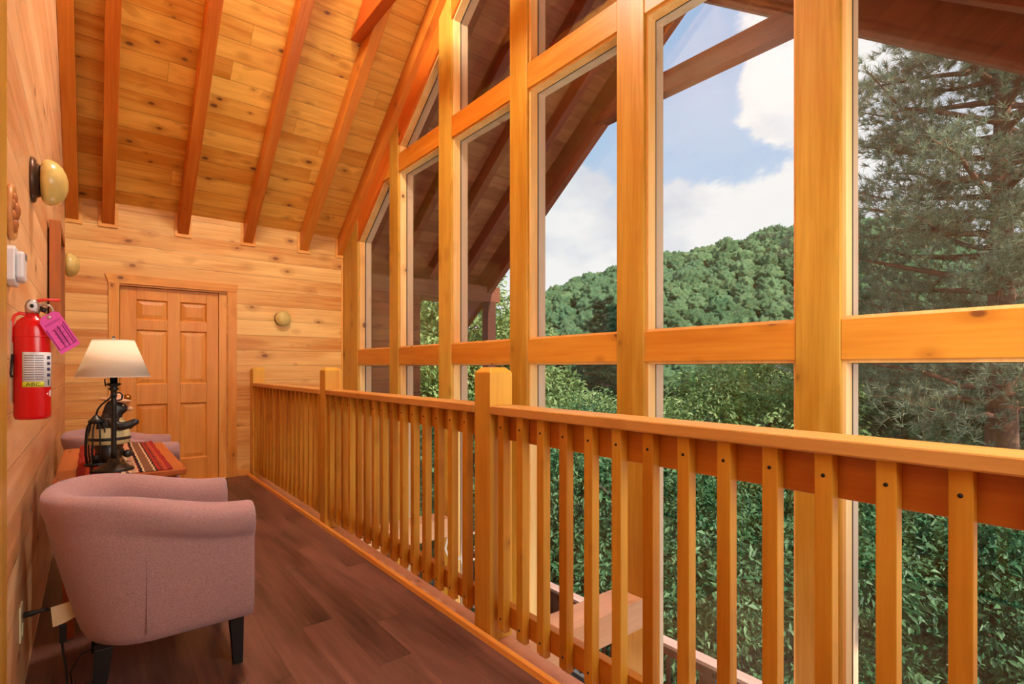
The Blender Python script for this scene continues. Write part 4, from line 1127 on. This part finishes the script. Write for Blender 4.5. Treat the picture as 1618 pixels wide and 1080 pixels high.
def pine(h, cr, seed, mat, bark, tufts, needle=.17, nn=16, nw=.009, low=.25, flat=False, droop=.0):
    rg = np.random.default_rng(seed); root = empty('pine_tree'); tb = MB()
    tb.tube([(0, 0, 0), (.02, .02, .5 * h), (0, 0, h)], [.022 * h, .014 * h, .003 * h], 10)
    P_, D_ = [], []
    nb = int(h * 7); per = max(4, tufts // nb)
    for k in range(nb):
        t = low + (1 - low) * (k / nb) ** .9; a = k * 2.4 + rg.uniform(-.4, .4)
        q_ = (t - low) / (1 - low)
        L_ = cr * ((1.05 - .80 * q_ ** 1.3) if not flat else (math.sqrt(max(.04, 1 - ((q_ - .32) / .66) ** 2)))) * rg.uniform(.6, 1.12)
        z0 = t * h; rise = rg.uniform(.05, .38) * (1 if t > .5 else .5)
        p0 = np.array([0, 0, z0]); dv = np.array([math.cos(a), math.sin(a), 0])
        pts = [p0 + dv * L_ * s_ + np.array([0, 0, L_ * (rise * s_ ** 1.4 - droop * s_)]) + rg.normal(size=3) * .05 * L_ * s_ for s_ in (0, .25, .5, .75, 1)]
        tb.tube([tuple(p) for p in pts], [.0045 * h * (1 - s_ * .85) for s_ in (0, .25, .5, .75, 1)], 5, caps=False)
        for j in range(per):
            s_ = rg.uniform(.3, 1.05) ** .7; i0 = min(3, int(s_ * 4)); f = s_ * 4 - i0
            c = pts[i0] * (1 - f) + pts[i0 + 1] * f
            side = rg.normal(size=3) * np.array([.20, .20, .11]) * L_ * (1.1 - .55 * s_)
            e = c + side; d0 = (side / (np.linalg.norm(side) + 1e-6) * .6 + dv * .6 + np.array([0, 0, .7])); d0 /= np.linalg.norm(d0)
            P_.append(e); D_.append(d0)
            if j % 2 == 0: tb.tube([tuple(c), tuple(e)], [.004, .0025], 3, caps=False)
    tb.build('trunk', bark, root, fix=False)
    P_ = np.array(P_); D_ = np.array(D_); n = len(P_)
    P2 = np.repeat(P_, nn, axis=0); D2 = np.repeat(D_, nn, axis=0)
    # needles spray out along the last stretch of the twig
    P2 = P2 - D2 * rg.uniform(0, .09, size=(n * nn, 1)) * (needle / .17)
    q = D2 * .75 + rg.normal(size=D2.shape) * .55; q /= np.linalg.norm(q, axis=1)[:, None]
    sd = np.cross(q, rg.normal(size=q.shape)); sd /= np.linalg.norm(sd, axis=1)[:, None]
    L_ = needle * rg.uniform(.7, 1.15, size=(n * nn, 1))
    V = np.stack([P2 - sd * nw / 2, P2 + sd * nw / 2, P2 + q * L_], axis=1).reshape(-1, 3)
    F = np.arange(len(V)).reshape(-1, 3)
    fo = mk('needles', V, F, mat); fo.parent = root; fo['kind'] = 'stuff'
    return root
def put(proto, x, d, zoff=0, s=1, rz=0, label=None, group=None, cat='tree', used={}, zbase=None):
    k = proto.name
    if k not in used: used[k] = 1; o = proto
    else: o = copy_tree(proto)
    X, Y = at(x, d)
    o.location = (X, Y, (ground(X, Y) if zbase is None else zbase) + zoff); o.scale = (s, s, s); o.rotation_euler = (0, 0, rz)
    tag(o, label, cat, group); return o
A_ = broadleaf(9.0, 3.0, 1, 60000, .13, M_leaf, M_barkdark, ncl=90)
B_ = broadleaf(9.0, 3.4, 2, 70000, .125, M_leaf2, M_barkdark, low=.05, ncl=90)
Cc_ = broadleaf(8.0, 2.6, 3, 30000, .16, M_leaf3, M_barkdark, ncl=70)
Pn = pine(15.0, 3.0, 4, M_needle, M_bark, 11000, needle=.17, nn=24, nw=.014, low=.40, flat=True)
Pd = pine(15.0, 3.6, 5, M_needle2, M_barkdark, 7000, needle=.26, nn=12, nw=.018, low=.15, droop=.05)
put(Pn, 1585, 9.6, 0, 1.0, .4, 'large long-needled pine filling the right-hand window')
L1 = [  # proto, column, distance, z offset, scale, turn, label
 (A_, 1185, 11.5, -1.2, .86, 0.3, 'light glossy-leaved tree behind the middle windows, just above the handrail'),
 (Cc_, 905, 19, -1.2, 1.05, 1.0, 'pale-leaved tree seen low through the fourth window bay'),
 (A_, 1215, 21, -.6, 1.20, 2.0, 'pale green treetop rising above the window rail beside the thick post'),
 (B_, 1000, 9.5, -3.4, .9, 0.2, 'deep green tree below the handrail, left of centre'),
 (B_, 1110, 8.2, -4.4, .9, 2.1, 'deep green tree below the handrail behind the middle balusters'),
 (B_, 1240, 8.6, -4.2, .9, 4.0, 'deep green tree below the handrail, left of the thick window post'),
 (B_, 880, 13, -3.0, .95, 3.0, 'deep green tree above the outdoor deck corner'),
 (B_, 1400, 8.8, -4.4, .95, 5.0, 'deep green tree right of the thick window post, below the pine'),
 (B_, 1560, 8.2, -4.2, .95, 1.2, 'deep green tree at the lower right behind the balusters'),
 (Cc_, 772, 15, -.5, 1.05, 4.4, 'broadleaf tree beyond the porch corner post'),
 (A_, 700, 15, -.3, 1.1, 2.7, 'broadleaf tree left of the porch corner post'),
 (A_, 600, 17, -.6, 1.0, 5.7, 'broadleaf tree seen through the farthest window bay'),
 (B_, 760, 11, -2.6, .9, .9, 'dark green tree beyond the deck, behind the far balusters'),
 (A_, 1060, 30, -1.0, 1.1, 5.1, 'tree in the valley below the hill, middle windows'),
 (Cc_, 1290, 26, 0, 1.2, 3.1, 'tree hidden partly behind the thick window post'),
 (A_, 815, 8.8, 1.0, 1.1, 1.4, 'leafy tree whose branch tips reach into the sky beside the gable post'),
]
for p, x, d, zo, s, rz, lb in L1:
    if 'branch tips' in lb: continue
    put(p, x, d, zo, s, rz, lb)
L2 = [
 (955, 42, 1.0, 1.12, 0.0, 'dark pine tree in the valley, right side of the fourth window bay'),
 (925, 50, 0.0, 1.0, 1.0, 'dark pine tree in the valley, middle of the fourth window bay'),
 (985, 38, .5, 1.05, 2.0, 'dark pine tree partly behind the fourth window post'),
 (885, 46, -1.0, .95, 3.0, 'smaller dark pine at the left of the fourth window bay'),
 (1395, 19, -1.5, .9, 4.0, 'dark pine behind the large pine, next to the thick post'),
 (1500, 20, -2, .95, 5.0, 'dark pine low behind the large pine'),
 (1600, 17, -2, .9, .7, 'dark pine at the right edge behind the large pine'),
 (1450, 15, -5.5, .9, 1.7, 'dark pine below the window rail at the right'),
]
for x, d, zo, s, rz, lb in L2: put(Pd, x, d, zo, s, rz, lb)
bpy.context.view_layer.update()
